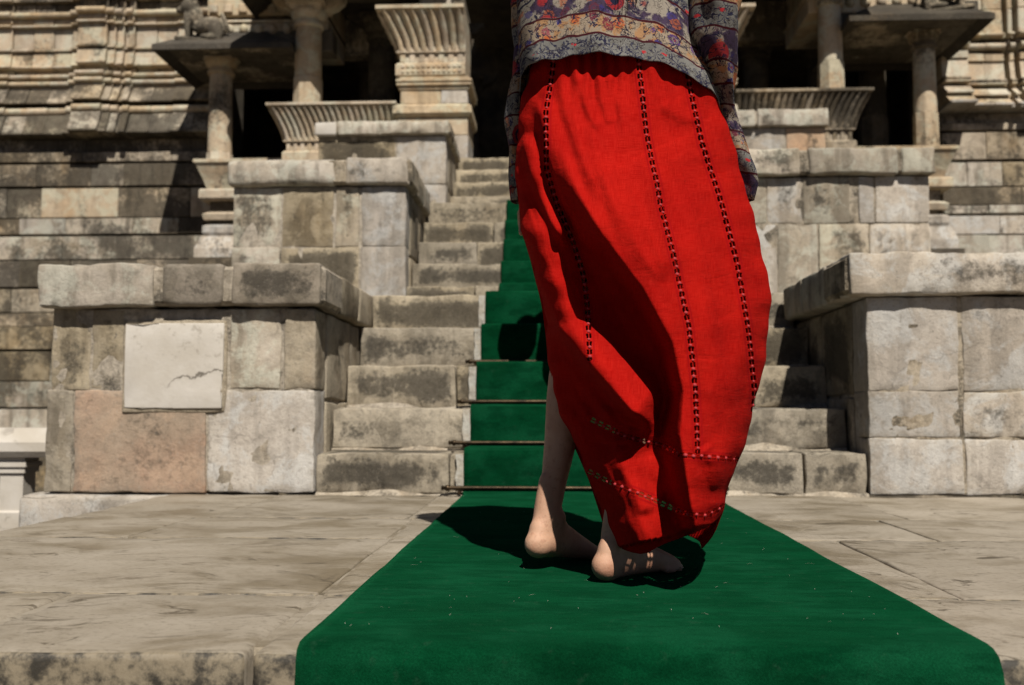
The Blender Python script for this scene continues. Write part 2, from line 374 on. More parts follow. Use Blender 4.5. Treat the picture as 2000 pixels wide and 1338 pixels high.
# ---- landing: slabs bedded in mortar
landing = bpy.data.objects.new('landing', None); col.objects.link(landing); landing['kind'] = 'structure'; landing.location = (0, 2.7, -0.16)
LXL, LXR = -1.56, 2.6
bed = make('mortar_bed', *chamfer((LXL + 0.03, FRONT + 0.04, GZ + 0.02), (LXR - 0.02, 3.985, -0.0045), 0.01, 0), 'slab', landing)
xs_left = [(FRONT, 1.82, [LXL, -0.88, -0.425, 0.02, 0.45, 0.86, 1.5, LXR]),
           (1.82, 2.62, [LXL, -0.43, 0.1, 0.72, 1.9, LXR]),
           (2.62, 3.12, [LXL, -1.14, -0.44, 0.2, 0.98, 1.75, LXR]),
           (3.12, 3.99, [LXL, -1.10, -0.46, 0.3, 1.09, 1.8, LXR])]
k = 0
for (ya, yb, xe) in xs_left:
    for xa, xb in zip(xe, xe[1:]):
        k += 1; g = 0.0035
        yy0 = ya + (g if ya > FRONT else 0)
        sl = rng.uniform(-0.05, 0.05) if 0 < k else 0
        cy = (ya + yb) / 2
        def wp(q, s=rng.uniform(-0.03, 0.03), t=rng.uniform(-0.012, 0.012), xa=xa, cy=cy, ya=ya):
            dx = s * (q.y - cy) if LXL + 0.1 < q.x < LXR - 0.1 else 0.0
            return Vector((q.x + dx * 0.35, q.y, q.z + (t * 0.2 * (q.y - cy))))
        rough('slab', (xa + g, yy0, -0.16), (xb - g, yb - g, rng.uniform(-0.002, 0.002)), 'slab', landing, 0.006 if ya > FRONT else 0.014, 0.06, 0.0022, 3.0, k, wp, 0.6, 0.010)
# side face of the raised platform at its left edge
block('edge_course', (LXL + 0.004, FRONT + 0.02, -0.62), (LXL + 0.16, 3.9, -0.165), 'palew', landing)

# ---- steps below the landing, towards the courtyard
low = thing('stair_flight', (0.2, 0.7, GZ), 'weathered stone steps below the landing edge where the carpet folds over', 'stairs', None)
for i in range(5):
    z1 = -0.165 - 0.19 * i; ya = FRONT + 0.012 - 0.30 * i; z0 = z1 - 0.185
    if i == 0:
        for xa, xb in ((-1.55, -0.47), (-0.465, 0.35), (0.355, 1.1), (1.105, 2.58)):
            rough('step_block', (xa, ya - 0.004, z0), (xb, ya + 0.2, z1 + 0.0), 'riser', low, 0.01, 0.1, 0.004, 5, 50 + i + xa)
    else:
        for xa, xb in ((-1.7, -0.5), (-0.494, 0.6), (0.606, 2.7)):
            block('step_block', (xa, ya, z0), (xb, ya + 0.34, z1), 'riser2', low)

# ---- upper flights
def flight(i0, label, mats, splits):
    f = thing('stair_flight', ((XL + XR) / 2, YS[i0], ZS[i0] - 0.19), label, 'stairs')
    for i in range(i0, i0 + 5):
        z0 = (ZS[i - 1] if i else 0.0) + 0.003; z1 = ZS[i]
        yb = YS[i + 1] + 0.05 if i + 1 < len(YS) else 10.4
        st = bpy.data.objects.new('step', None); col.objects.link(st); st.parent = f
        st.location = Vector((0.13, YS[i], z0)) - Vector(f.location)
        xe = splits[(i - i0) % len(splits)]
        xe = [XL + 0.003] + xe + [XR - 0.003]
        for a, b in zip(xe, xe[1:]):
            dy = rng.uniform(0, 0.008); dz = rng.uniform(-0.004, 0)
            rough('step_block', (a + 0.002, YS[i] + dy, z0), (b - 0.002, yb, z1 + dz), mats[rng.randrange(len(mats))], st, 0.009, 0.045, 0.0055, 6, i * 3.3 + a)
        # pale mortar squeezed out along the foot of the riser
        zf = z0 - 0.003; V = []; F = []; n = 70
        for q in range(n + 1):
            x = lerp(XL + 0.01, XR - 0.01, q / n)
            h = max(0.002, 0.012 + 0.026 * (noise.noise(Vector((x * 5, i * 7.7, 0))) + 0.25 * noise.noise(Vector((x * 31, i, 3)))))
            w = h * 1.1 + 0.012
            V += [(x, YS[i] + 0.02, zf - 0.002), (x, YS[i] - w, zf - 0.002), (x, YS[i] - w * 0.55, zf + h * 0.35), (x, YS[i] - 0.006, zf + h), (x, YS[i] + 0.02, zf + h)]
        for q in range(n):
            for e in range(4): F.append([q * 5 + e, q * 5 + e + 1, q * 5 + 6 + e, q * 5 + 5 + e])
        make('mortar_fillet', V, F, 'mortar', st, True)
        # limewashed edge beside the carpet
        if i < 5:
            for sx in (-1, 1):
                x0 = -0.398 if sx < 0 else 0.598
                V = []; F = []; n = 14
                for q in range(n + 1):
                    z = lerp(z0 + 0.02, z1 - 0.008, q / n); wv = 0.006 * noise.noise(Vector((z * 22, i, sx)))
                    for e in (0.0, 0.04): V.append((x0 + e * (1) + wv * (1 if e == 0 else 0.3) - (0.0 if sx < 0 else 0.02), YS[i] - 0.006, z))
                for q in range(n): F.append([2 * q, 2 * q + 1, 2 * q + 3, 2 * q + 2])
                o = make('limewash_stripe', V, F, 'paint', st)
                so = o.modifiers.new('s', 'SOLIDIFY'); so.thickness = 0.004; so.offset = 0
    return f
flight(0, 'lowest flight of five dark stained steps rising from the landing', ['riser'], [[-0.43, 0.32, 0.98], [0.18, 0.72], [-0.46, 0.45, 0.9], [-0.24, -0.05, 0.6], [0.3, 0.8]])
flight(5, 'middle flight of five stone steps between the second pair of pedestals', ['riser2', 'riser'], [[-0.52, 0.3, 0.9], [-0.2, 0.4], [-0.55, 0.5], [-0.45, 0.2, 0.8], [0.0, 0.7]])
flight(10, 'top flight of five plain steps leading to the temple doorway', ['riser2'], [[-0.4, 0.5], [0.2], [-0.2, 0.7], [0.35], [-0.1, 0.6]])

# ---- pedestals flanking the stairs
def pedestal(lx, rx, yf, yb, zb, zc, zt, inner, label, rows, copes, over=0.055, sover=0.032, ct='palew', side_mat='ped', yside=None):
    """Body of mortared blocks (rows: z0, z1, [(x0,x1,mat)]), heavy coping on the front and the stair side."""
    p = thing('stone_pedestal', ((lx + rx) / 2, yf, zb), label, 'pedestal', 'pedestals flanking the stairs')
    g = 0.012
    rough('mortar_face', (lx + g, yf + 0.0030, zb + 0.001), (rx - g, yf + 0.1, zc + 0.004), 'mortar', p, 0.012, 0.035 if yf < 5 else 0.07, 0.005, 8, lx + yf, None, 0.3)
    make('mortar_core', *chamfer((lx + g, yf + 0.03, zb + 0.001), (rx - g, yb, zc + 0.003), 0.012, 0), 'mortar', p)
    for ri, (z0, z1, bl) in enumerate(rows):
        for bi, (a, b, mt) in enumerate(bl):
            dep = rng.uniform(0.16, 0.2)
            sd = ri * 7 + bi * 3.7 + lx
            rough('wall_block', (a + 0.0015, yf - rng.uniform(0, 0.006), z0 + 0.0015), (b - 0.0015, yf + dep, z1 - 0.0015), mt, p, 0.006, 0.025 if yf < 5 else 0.06, 0.006, 9, sd, None, 0.9, 0.010)
    # blocks of the stair-side face
    sx = rx if inner > 0 else lx
    ye = yside or yb
    ny = max(1, int((ye - yf - 0.2) / 0.42))
    for ri in range(2):
        z0, z1 = lerp(zb + 0.002, zc, ri / 2), lerp(zb + 0.002, zc, (ri + 1) / 2)
        for q in range(ny):
            a = yf + 0.205 + (ye - yf - 0.205) * q / ny; b = yf + 0.205 + (ye - yf - 0.205) * (q + 1) / ny
            x0, x1 = (sx - 0.17, sx) if inner > 0 else (sx, sx + 0.17)
            rough('side_block', (x0, a + 0.003, z0 + 0.004), (x1, b - 0.003, z1 - 0.004), side_mat, p, 0.01, 0.07, 0.005, 5, q + ri * 3 + lx)
    # coping
    cp = bpy.data.objects.new('coping', None); col.objects.link(cp); cp.parent = p; cp.location = Vector(((lx + rx) / 2, yf, zc)) - Vector(p.location)
    so = -sover if inner < 0 else sover
    make('mortar_core', *chamfer((lx - 0.012 + (so if inner < 0 else 0), yf - over + 0.012, zc + 0.012), (rx + 0.012 + (so if inner > 0 else 0) , yf + 0.3, zt - 0.014), 0.015, 0), 'mortar', cp)
    for ci, (a, b, mt, cc) in enumerate(copes):
        rough('coping_stone', (a + 0.004, yf - over - rng.uniform(0, 0.006), zc + 0.005), (b - 0.004, yf + 0.32, zt - rng.uniform(0, 0.006)), mt, cp, cc, 0.03 if yf < 5 else 0.05, 0.009, 5, ci * 5 + lx + yf)
    # coping along the stairs
    x0, x1 = (sx - 0.3, sx + sover) if inner > 0 else (sx - sover, sx + 0.3)
    ys = [yf + 0.324, yf + 0.324 + (ye - yf - 0.37) * 0.52, ye - 0.04]
    for a, b in zip(ys, ys[1:]):
        rough('coping_stone', (x0, a + 0.002, zc + 0.004), (x1, b - 0.002, zt - 0.004), ct, cp, 0.014, 0.06, 0.005, 5, a)
    # paving on top, out to the next tier
    a, b = (lx, sx - 0.304) if inner > 0 else (sx + 0.304, rx)
    block('top_slab', (a, yf + 0.325, zc + 0.006), (b, yb, zt - 0.008), 'palew', p)
    block('top_slab', (min(sx, sx - 0.3 * inner), ye - 0.036, zc + 0.006), (max(sx, sx - 0.3 * inner), yb, zt - 0.008), 'palew', p)
    return p
Y1, Y2, Y3 = 4.0, 6.40, 8.75
def zx(Y): return lambda py, px=400: PZ(py, Y, px)
def xx(Y): return lambda px, py=600: PX(px, Y, py)
# left, lowest: the one with the white marble panel
z, x = zx(Y1), xx(Y1)
LX = x(86, 960)
zc = z(603); zt = PZ(513, Y1 - 0.055, 350); zm = z(762)
p1 = pedestal(LX, XL, Y1, Y2 - 0.01, 0.002, zc, zt, 1, 'broad stone pedestal with a white marble panel set in its mortared front',
    [(0.004, zm, [(LX, x(150), 'ped'), (x(152), x(408), 'orange'), (x(412), XL, 'pale')]),
     (zm, zc, [(LX + 0.01, x(180), 'ped'), (x(182), x(246), 'ped'), (x(452), x(550), 'palew'), (x(556), XL, 'ped')])],
    [(LX - 0.03, PX(312, Y1), 'palew', 0.010), (PX(322, Y1), PX(447, Y1), 'grey', 0.022), (PX(459, Y1), XL + 0.032, 'grey', 0.012)], ct='ped', yside=5.15)
# the marble panel and its mortar frame
mf = rough('panel_frame', (x(244), Y1 - 0.010, z(806)), (x(446), Y1 + 0.1, z(624)), 'mortar', p1, 0.008, 0.05, 0.004, 8, 5)
mp = rough('marble_panel', (x(250), Y1 - 0.019, z(798)), (x(441), Y1 + 0.06, z(632)), 'panel', p1, 0.004, 0.06, 0.0012, 8, 9)
# low footing under it that shows where the landing ends
ft = rough('footing', (LX - 0.08, Y1 - 0.06, GZ + 0.02), (LX + 0.75, Y1 + 0.8, -0.004), 'pale', p1, 0.02, 0.07, 0.006, 5, 3)
# left, middle
z, x = zx(Y2), xx(Y2)
LX2 = x(453, 450); zc = z(368); zt = PZ(308, Y2 - 0.055, 550); zm = z(484); zb = ZS[4] + 0.002
pedestal(LX2, XL, Y2, Y3 - 0.01, zb, zc, zt, 1, 'pale stone pedestal with dark plant-like stain between lower and upper left plinths',
    [(zb, zm, [(LX2, x(545), 'palew'), (x(548), x(700), 'riser'), (x(704), XL, 'pale')]),
     (zm, zc, [(LX2 + 0.006, x(546), 'palew'), (x(549), x(650), 'ped'), (x(653), x(700), 'palew'), (x(705), XL, 'pale')])],
    [(LX2 - 0.03, x(660), 'palew', 0.04), (x(675), XL + 0.032, 'pale', 0.02)], ct='palew', yside=7.46)
# left, upper
z, x = zx(Y3), xx(Y3)
LX3 = x(622, 300); zc = z(271); zt = PZ(236, Y3 - 0.055, 750); zb = ZS[9] + 0.002
pedestal(LX3, XL, Y3, 9.82, zb, zc, zt, 1, 'upper left plinth with plain grey coping just below the temple porch',
    [(zb, lerp(zb, zc, 0.5), [(LX3, x(720), 'palew'), (x(722), XL, 'pale')]), (lerp(zb, zc, 0.5), zc, [(LX3, x(770), 'ped'), (x(772), XL, 'pale')])],
    [(LX3 - 0.03, x(655), 'marble', 0.015), (x(657), XL + 0.032, 'palew', 0.010)], ct='palew', yside=9.8)
# right, lowest
z, x = zx(Y1), xx(Y1)
RX = 2.45; zc = z(580, 1800); zt = PZ(490, Y1 - 0.055, 1800)
pr = pedestal(XR, RX, Y1, Y2 - 0.01, 0.002, zc, zt, -1, 'big pale plinth of rounded mortared stones beside the bottom right steps',
    [(0.004, z(856, 1800), [(XR, x(1872), 'pale'), (x(1876), RX, 'pale')]),
     (z(856, 1800), z(764, 1800), [(XR, x(1866), 'pale'), (x(1872), RX, 'pale')]),
     (z(764, 1800), zc, [(XR, x(1870), 'pale'), (x(1877), 1.98, 'pale'), (1.985, RX, 'pale')])],
    [(XR - 0.075, 1.95, 'pale', 0.010), (1.954, RX + 0.03, 'palew', 0.010)], over=0.05, sover=0.075, ct='palew', yside=5.15)
# right, middle
z, x = zx(Y2), xx(Y2)
RX2 = x(1816, 430); zc = z(345, 1700); zt = PZ(286, Y2 - 0.055, 1700); zm = z(436, 1700); zb = ZS[4] + 0.002
pedestal(XR, RX2, Y2, Y3 - 0.01, zb, zc, zt, -1, 'long pale plinth with dark streaked coping beside the middle right steps',
    [(zb, zm, [(XR, x(1520), 'pale'), (x(1522), x(1600), 'palew'), (x(1602), x(1700), 'palew'), (x(1702), RX2, 'pale')]),
     (zm, zc, [(XR, x(1500), 'palew'), (x(1502), x(1570), 'pale'), (x(1572), x(1665), 'palew'), (x(1682), x(1712), 'pale'), (x(1714), RX2, 'pale')])],
    [(XR - 0.05, x(1566), 'palew', 0.016), (x(1580), x(1760), 'palew', 0.016), (x(1762), RX2 + 0.03, 'palew', 0.016)], sover=0.05, ct='palew', yside=7.46)
# right, upper
z, x = zx(Y3), xx(Y3)
RX3 = x(1612, 240); zc = z(250, 1550); zt = PZ(212, Y3 - 0.055, 1550); zb = ZS[9] + 0.002
pedestal(XR, RX3, Y3, 9.82, zb, zc, zt, -1, 'upper right plinth with pale coping just below the temple porch',
    [(zb, lerp(zb, zc, 0.55), [(XR, x(1500), 'palew'), (x(1502), RX3, 'pale')]), (lerp(zb, zc, 0.55), zc, [(XR, x(1540), 'pale'), (x(1542), RX3, 'orange')])],
    [(XR - 0.04, x(1480), 'palew', 0.010), (x(1483), RX3 + 0.02, 'palew', 0.010)], sover=0.04, ct='palew', yside=9.8)

# ---- white marble balustrade beyond the platform's left edge
bx1 = PX(86, 4.9, 860); bal = thing('marble_balustrade', (bx1 - 0.9, 4.95, GZ), 'white marble balustrade with moulded rail behind the marble-panelled pedestal', 'balustrade')
z = zx(4.9); zr0, zr1 = z(893, 50), z(836, 50)
prism_x('rail', bx1 - 1.9, bx1 + 0.25, [(4.88, zr0), (4.86, zr0 + 0.03), (4.86, zr0 + 0.075), (4.90, zr1), (5.06, zr1), (5.10, zr0 + 0.075), (5.10, zr0 + 0.03), (5.08, zr0)], 'marble', bal)
for px in (18, -230):
    xc = PX(px, 4.9, 950)
    ps = loft('post', xc - 0.06, xc + 0.06, 4.92, 5.04, [(GZ + 0.2, 0.0), (z(925, 40), 0.0), (z(924, 40), 0.012), (z(913, 40), 0.012), (z(912, 40), 0.022), (z(903, 40), 0.022), (z(902, 40), 0.008), (zr0 - 0.002, 0.012)], 'marble', bal)
    loft('post_base', xc - 0.075, xc + 0.075, 4.905, 5.055, [(GZ + 0.1, 0.0), (z(1002, 40), 0.0), (z(998, 40), -0.01)], 'marble', bal)
block('plinth', (bx1 - 1.9, 4.84, GZ + 0.004), (bx1 + 0.25, 5.12, GZ + 0.1), 'marble', bal)

# ---- carpet runner: over the landing edge, across the landing and up ten steps
def carpet():
    t = 0.006
    pts = []
    for i in range(4, 0, -1):                    # hanging down the lower steps
        pts += [(FRONT - 0.30 * i - 0.02, -0.165 - 0.19 * i + t + 0.0)]
        pts += [(FRONT - 0.30 * (i - 1) - 0.022, -0.165 - 0.19 * i + t)]
    pts += [(FRONT - 0.021, -0.06), (FRONT - 0.020, -0.035), (FRONT - 0.017, -0.014), (FRONT - 0.008, 0.003), (FRONT + 0.006, 0.010), (FRONT + 0.025, t + 0.006)]
    yy = FRONT + 0.08
    while yy < YS[0] - 0.03: pts.append((yy, t + 0.006)); yy += 0.06
    for i in range(10):
        zp = (ZS[i - 1] if i else 0) + t + 0.006
        pts += [(YS[i] - 0.035, zp), (YS[i] - 0.016, zp + 0.004), (YS[i] - 0.011, zp + 0.03), (YS[i] - 0.010, lerp(zp, ZS[i], 0.5)), (YS[i] - 0.012, ZS[i] - 0.016), (YS[i] - 0.007, ZS[i] + 0.004), (YS[i] + 0.015, ZS[i] + t + 0.006)]
        nxt = YS[i + 1]
        if nxt - YS[i] > 0.6:
            for q in range(1, 8): pts.append((lerp(YS[i] + 0.015, nxt - 0.035, q / 8), ZS[i] + t + 0.006))
    pts = [p for p in pts if p[0] < 8.2]
    NX = 40; V = []; F = []
    for j, (yv, zv) in enumerate(pts):
        for i in range(NX + 1):
            u = i / NX
            xl = (-0.352 if yv < 3.9 else -0.364) + 0.006 * noise.noise(Vector((yv * 2.3 + zv * 3, 1, 0))) + 0.0025 * noise.noise(Vector((yv * 17 + zv * 11, 4, 0)))
            xr = 0.585 + 0.006 * noise.noise(Vector((yv * 2.1 + zv * 3, 9, 0))) + 0.0025 * noise.noise(Vector((yv * 17, 14, 0)))
            xv = lerp(xl, xr, u)
            w = 0.0022 * (0.6 + noise.noise(Vector((xv * 4, yv * 5, zv * 5))))
            V.append((xv, yv - 0.3 * w, zv + w))
    for j in range(len(pts) - 1):
        for i in range(NX): F.append([j * (NX + 1) + i, j * (NX + 1) + i + 1, (j + 1) * (NX + 1) + i + 1, (j + 1) * (NX + 1) + i])
    o = make('carpet_runner', V, F, 'carpet', None, True, recalc=False)
    tag(o, 'long green carpet runner laid over the landing and up the stairs', 'carpet')
    s = o.modifiers.new('thickness', 'SOLIDIFY'); s.thickness = 0.007; s.offset = 0.0
    return o
carpet()
# lint caught in the pile
V = []; F = []
for i in range(120):
    yv = rng.uniform(1.42, 3.3) if i % 3 else rng.uniform(1.42, 2.3); xv = rng.uniform(-0.33, 0.56); a = rng.uniform(0, 3.14); L = rng.choice([0.002, 0.003, 0.006, 0.009]) * rng.uniform(0.5, 1.1); w = 0.0003
    if abs(xv - 0.1) < 0.16 and 1.9 < yv < 2.4: continue
    dx, dy = math.cos(a), math.sin(a) * 0.6; zv = 0.0185
    b = len(V)
    for s, h in ((-1, 0), (0, 0.0012), (1, 0)):
        cx, cy = xv + dx * L * s, yv + dy * L * s + (0.002 if s == 0 else 0) * rng.uniform(-1, 1)
        V += [(cx - dy * w, cy + dx * w, zv + h), (cx + dy * w, cy - dx * w, zv + h)]
    F += [[b, b + 1, b + 3, b + 2], [b + 2, b + 3, b + 5, b + 4]]
o = make('carpet_lint', V, F, 'lint', None, recalc=False); o['kind'] = 'stuff'; tag(o, 'tiny pale lint flecks scattered on the green carpet', 'lint')

# ---- stair rods
for i, lab in enumerate(('brass stair rod lying across the carpet at the foot of the lowest step', 'brass stair rod at the back of the first tread',
                         'brass stair rod at the back of the second tread', 'brass stair rod at the back of the third tread')):
    xl = PX((868, 881, 897, 913)[i], YS[i] - 0.03, 900); xr = 0.225 - xl
    zc = (ZS[i - 1] if i else 0) + 0.030; yc = YS[i] - 0.032; r = 0.0088
    rd = thing('stair_rod', (0.11, yc, zc - 0.02), lab, 'stair rod', 'stair rods holding the carpet')
    def rodpiece(name, x0, x1, prof):
        V = []; F = []; n = 10
        for t, rr in prof:
            for k in range(n): V.append((lerp(x0, x1, t), yc + rr * math.cos(2 * math.pi * k / n), zc + rr * math.sin(2 * math.pi * k / n)))
        for j in range(len(prof) - 1):
            for k in range(n): F.append([j * n + k, j * n + (k + 1) % n, j * n + n + (k + 1) % n, j * n + n + k])
        F.append(list(range(n))); F.append(list(range(len(V) - n, len(V))))
        return make(name, V, F, 'rod', rd, True)
    rodpiece('bar', xl + 0.02, xr - 0.02, [(0, r), (1, r)])
    for a, b in ((xl + 0.02, xl - 0.012), (xr - 0.02, xr + 0.012)):
        rodpiece('finial', a, b, [(0, r * 1.2), (0.15, r * 1.5), (0.4, r * 1.35), (0.6, r * 0.8), (0.8, r * 1.2), (0.95, r * 0.9), (1, r * 0.3)])
    for xb in (xl + 0.06, xr - 0.06):
        block('bracket', (xb - 0.006, yc - 0.002, zc - 0.026), (xb + 0.006, YS[i] - 0.002, zc - 0.009), 'rod', rd, 0.001, 0)
# ================================================================== TEMPLE
FL = 2.88                                       # porch floor
def column(parent, cx, cy, zb, zt, r, octz, mat='temple', cap=True):
    """Base drum, octagonal foot, round shaft, ringed neck, bracket capital."""
    c = bpy.data.objects.new('column', None); col.objects.link(c); c.parent = parent; c.location = Vector((cx, cy, zb)) - wloc(parent)
    ring('shaft_foot', cx, cy, [(zb, r * 1.08), (octz, r * 1.05), (octz + 0.01, r * 1.0)], 8, mat, c, R(22.5), False)
    ring('shaft', cx, cy, [(octz + 0.011, r * 0.98), (lerp(octz, zt, 0.5), r * 0.95), (zt - 0.34, r * 0.92)], 24, mat, c)
    if cap:
        ring('neck', cx, cy, [(zt - 0.34, r * 0.93), (zt - 0.33, r * 1.1), (zt - 0.30, r * 1.12), (zt - 0.29, r * 0.98), (zt - 0.26, r * 0.98), (zt - 0.24, r * 1.2), (zt - 0.19, r * 1.35), (zt - 0.17, r * 1.35)], 24, mat, c)
        loft('abacus', cx - r * 1.1, cx + r * 1.1, cy - r * 1.1, cy + r * 1.1, [(zt - 0.169, 0.0), (zt - 0.12, 0.02), (zt - 0.119, 0.05), (zt - 0.06, 0.05)], mat, c)
        for dx in (-1, 1):
            V = []
            pr = [(0.0, zt - 0.17), (0.13, zt - 0.12), (0.2, zt - 0.06), (0.22, zt - 0.002), (0.0, zt - 0.002)]
            V = [(cx + dx * (r * 1.2 + a), cy - 0.08, zz) for a, zz in pr] + [(cx + dx * (r * 1.2 + a), cy + 0.08, zz) for a, zz in pr]
            n = len(pr)
            make('bracket', V, [[k, (k + 1) % n, n + (k + 1) % n, n + k] for k in range(n)] + [list(range(n)), list(range(n, 2 * n))], mat, c)
        block('cap_block', (cx - r * 1.2, cy - r * 1.2, zt - 0.059), (cx + r * 1.2, cy + r * 1.2, zt), mat, c)
    return c
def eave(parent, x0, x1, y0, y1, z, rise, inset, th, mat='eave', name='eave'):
    """Hipped stone eave: level lower edge, soffit and top sloping up inwards."""
    V = [(x0, y0, z), (x1, y0, z), (x1, y1, z), (x0, y1, z)]
    V += [(x0, y0, z + th), (x1, y0, z + th), (x1, y1, z + th), (x0, y1, z + th)]
    a = inset; q = [(x0 + a, y0 + a), (x1 - a, y0 + a), (x1 - a, y1 - 0.01), (x0 + a, y1 - 0.01)]
    V += [(u, v, z + rise) for u, v in q] + [(u, v, z + rise + th * 1.4) for u, v in q]
    F = []
    for k in range(4):
        kk = (k + 1) % 4
        F += [[k, kk, 4 + kk, 4 + k], [k, kk, 8 + kk, 8 + k], [4 + k, 4 + kk, 12 + kk, 12 + k]]
    F += [[8, 9, 10, 11], [12, 13, 14, 15]]
    return make(name, V, F, mat, parent)
def kakshasana(parent, x0, x1, yf, yb, zb, zt, flare, mat, nfl, band_frac=(0.0, 0.26, 0.44, 0.93), flutes=True, side=-1, mx=(1, 1)):
    """Sloping seat-back parapet: dentilled band, moulding, fluted flare, thin top slab."""
    h = zt - zb; k = bpy.data.objects.new('seat_back', None); col.objects.link(k); k.parent = parent; k.location = Vector(((x0 + x1) / 2, yf, zb)) - wloc(parent)
    z1, z2, z3 = [zb + h * f for f in band_frac[1:]]
    loft('band', x0, x1, yf, yb, [(zb + 0.002, 0.0), (zb + 0.02, 0.02), (z1 - 0.02, 0.02), (z1, 0.0)], mat, k, mx=mx)
    loft('moulding', x0, x1, yf, yb, [(z1 + 0.001, -0.02), (z2 - 0.012, -0.02), (z2 - 0.011, 0.012), (z2, 0.012)], mat, k, mx=mx)
    loft('flare', x0, x1, yf, yb, [(lerp(z2 + 0.001, z3, q / 6), flare * (q / 6) ** 1.4 - 0.016 * min(1, q)) for q in range(7)], mat, k, mx=mx)
    loft('top_slab', x0, x1, yf, yb, [(z3 + 0.001, flare + 0.01), (z3 + 0.008, flare + 0.03), (zt - 0.004, flare + 0.03), (zt, flare + 0.022)], mat, k, mx=mx)
    W = x1 - x0; nd = max(3, int(nfl * 0.8))
    for i in range(nd):                          # dentils standing in the recessed moulding
        xc = x0 + W * (i + 0.5) / nd; w = W / nd * 0.27
        block('dentil', (xc - w, yf + 0.004, z1 + 0.002), (xc + w, yf + 0.03, z2 - 0.012), mat, k, 0.004, 0.001)
    for i in range(nfl):                         # leaf-shaped flutes following the flare
        V = []; F = []; S = 7; N = 5
        for a in range(S + 1):
            t = a / S; zz = lerp(z2 + 0.004, z3 - 0.004, t)
            ff = flare * (t ** 1.4)
            xa = lerp(x0, x1, (i + 0.5) / nfl); sp = 1 + (mx[0] + mx[1]) * ff / W
            xa = lerp(x0 - ff * mx[0], x1 + ff * mx[1], (i + 0.5) / nfl)
            hw = W * sp / nfl * 0.44 * (1.0 if t < 0.75 else math.sqrt(max(0.02, 1 - ((t - 0.75) / 0.27) ** 2))) * lerp(0.8, 1, t)
            for b in range(N):
                s = -1 + 2 * b / (N - 1)
                V.append((xa + hw * s, yf - ff - 0.003 - 0.035 * math.sqrt(max(0, 1 - s * s)) * (0.5 + 0.5 * t) * min(1, W / nfl / 0.1), zz))
        for a in range(S):
            for b in range(N - 1): F.append([a * N + b, a * N + b + 1, a * N + N + b + 1, a * N + N + b])
        make('flute', V, F, mat, k, True)
    if side:
        nn = 3
        sx = x0 if side < 0 else x1
        for i in range(nn):
            V = []; F = []; S = 6; N = 5
            for a in range(S + 1):
                t = a / S; zz = lerp(z2 + 0.004, z3 - 0.004, t); ff = flare * (t ** 1.4); D = min(0.5, yb - yf)
                yc = yf - ff + (D + ff) * (i + 0.5) / nn; hw = (D + ff) / nn * 0.44 * (1.0 if t < 0.75 else math.sqrt(max(0.02, 1 - ((t - 0.75) / 0.27) ** 2)))
                for b in range(N):
                    s = -1 + 2 * b / (N - 1)
                    V.append((sx + side * (ff + 0.003 + 0.03 * math.sqrt(max(0, 1 - s * s))), yc + hw * s, zz))
            for a in range(S):
                for b in range(N - 1): F.append([a * N + b, a * N + b + 1, a * N + N + b + 1, a * N + N + b])
            make('flute', V, F, mat, k, True)
    return k

porch = thing('temple_porch', (0.13, 11.5, FL - 0.2), 'carved stone temple porch with pillars, flared seat backs and dark interior', 'temple')
# floor, rear wall, ceiling of the hall behind
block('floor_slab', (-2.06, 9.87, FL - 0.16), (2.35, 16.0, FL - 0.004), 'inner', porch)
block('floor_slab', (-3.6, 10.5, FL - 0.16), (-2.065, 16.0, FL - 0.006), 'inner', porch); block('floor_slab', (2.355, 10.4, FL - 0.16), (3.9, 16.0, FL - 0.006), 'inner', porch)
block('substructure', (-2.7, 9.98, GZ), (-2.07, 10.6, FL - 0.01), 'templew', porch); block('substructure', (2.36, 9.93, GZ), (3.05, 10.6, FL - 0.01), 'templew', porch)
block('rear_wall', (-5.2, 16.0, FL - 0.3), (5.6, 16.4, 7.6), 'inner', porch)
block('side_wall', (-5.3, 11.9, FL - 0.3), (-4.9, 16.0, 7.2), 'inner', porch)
block('side_wall', (5.3, 11.9, FL - 0.3), (5.7, 16.0, 7.2), 'inner', porch)
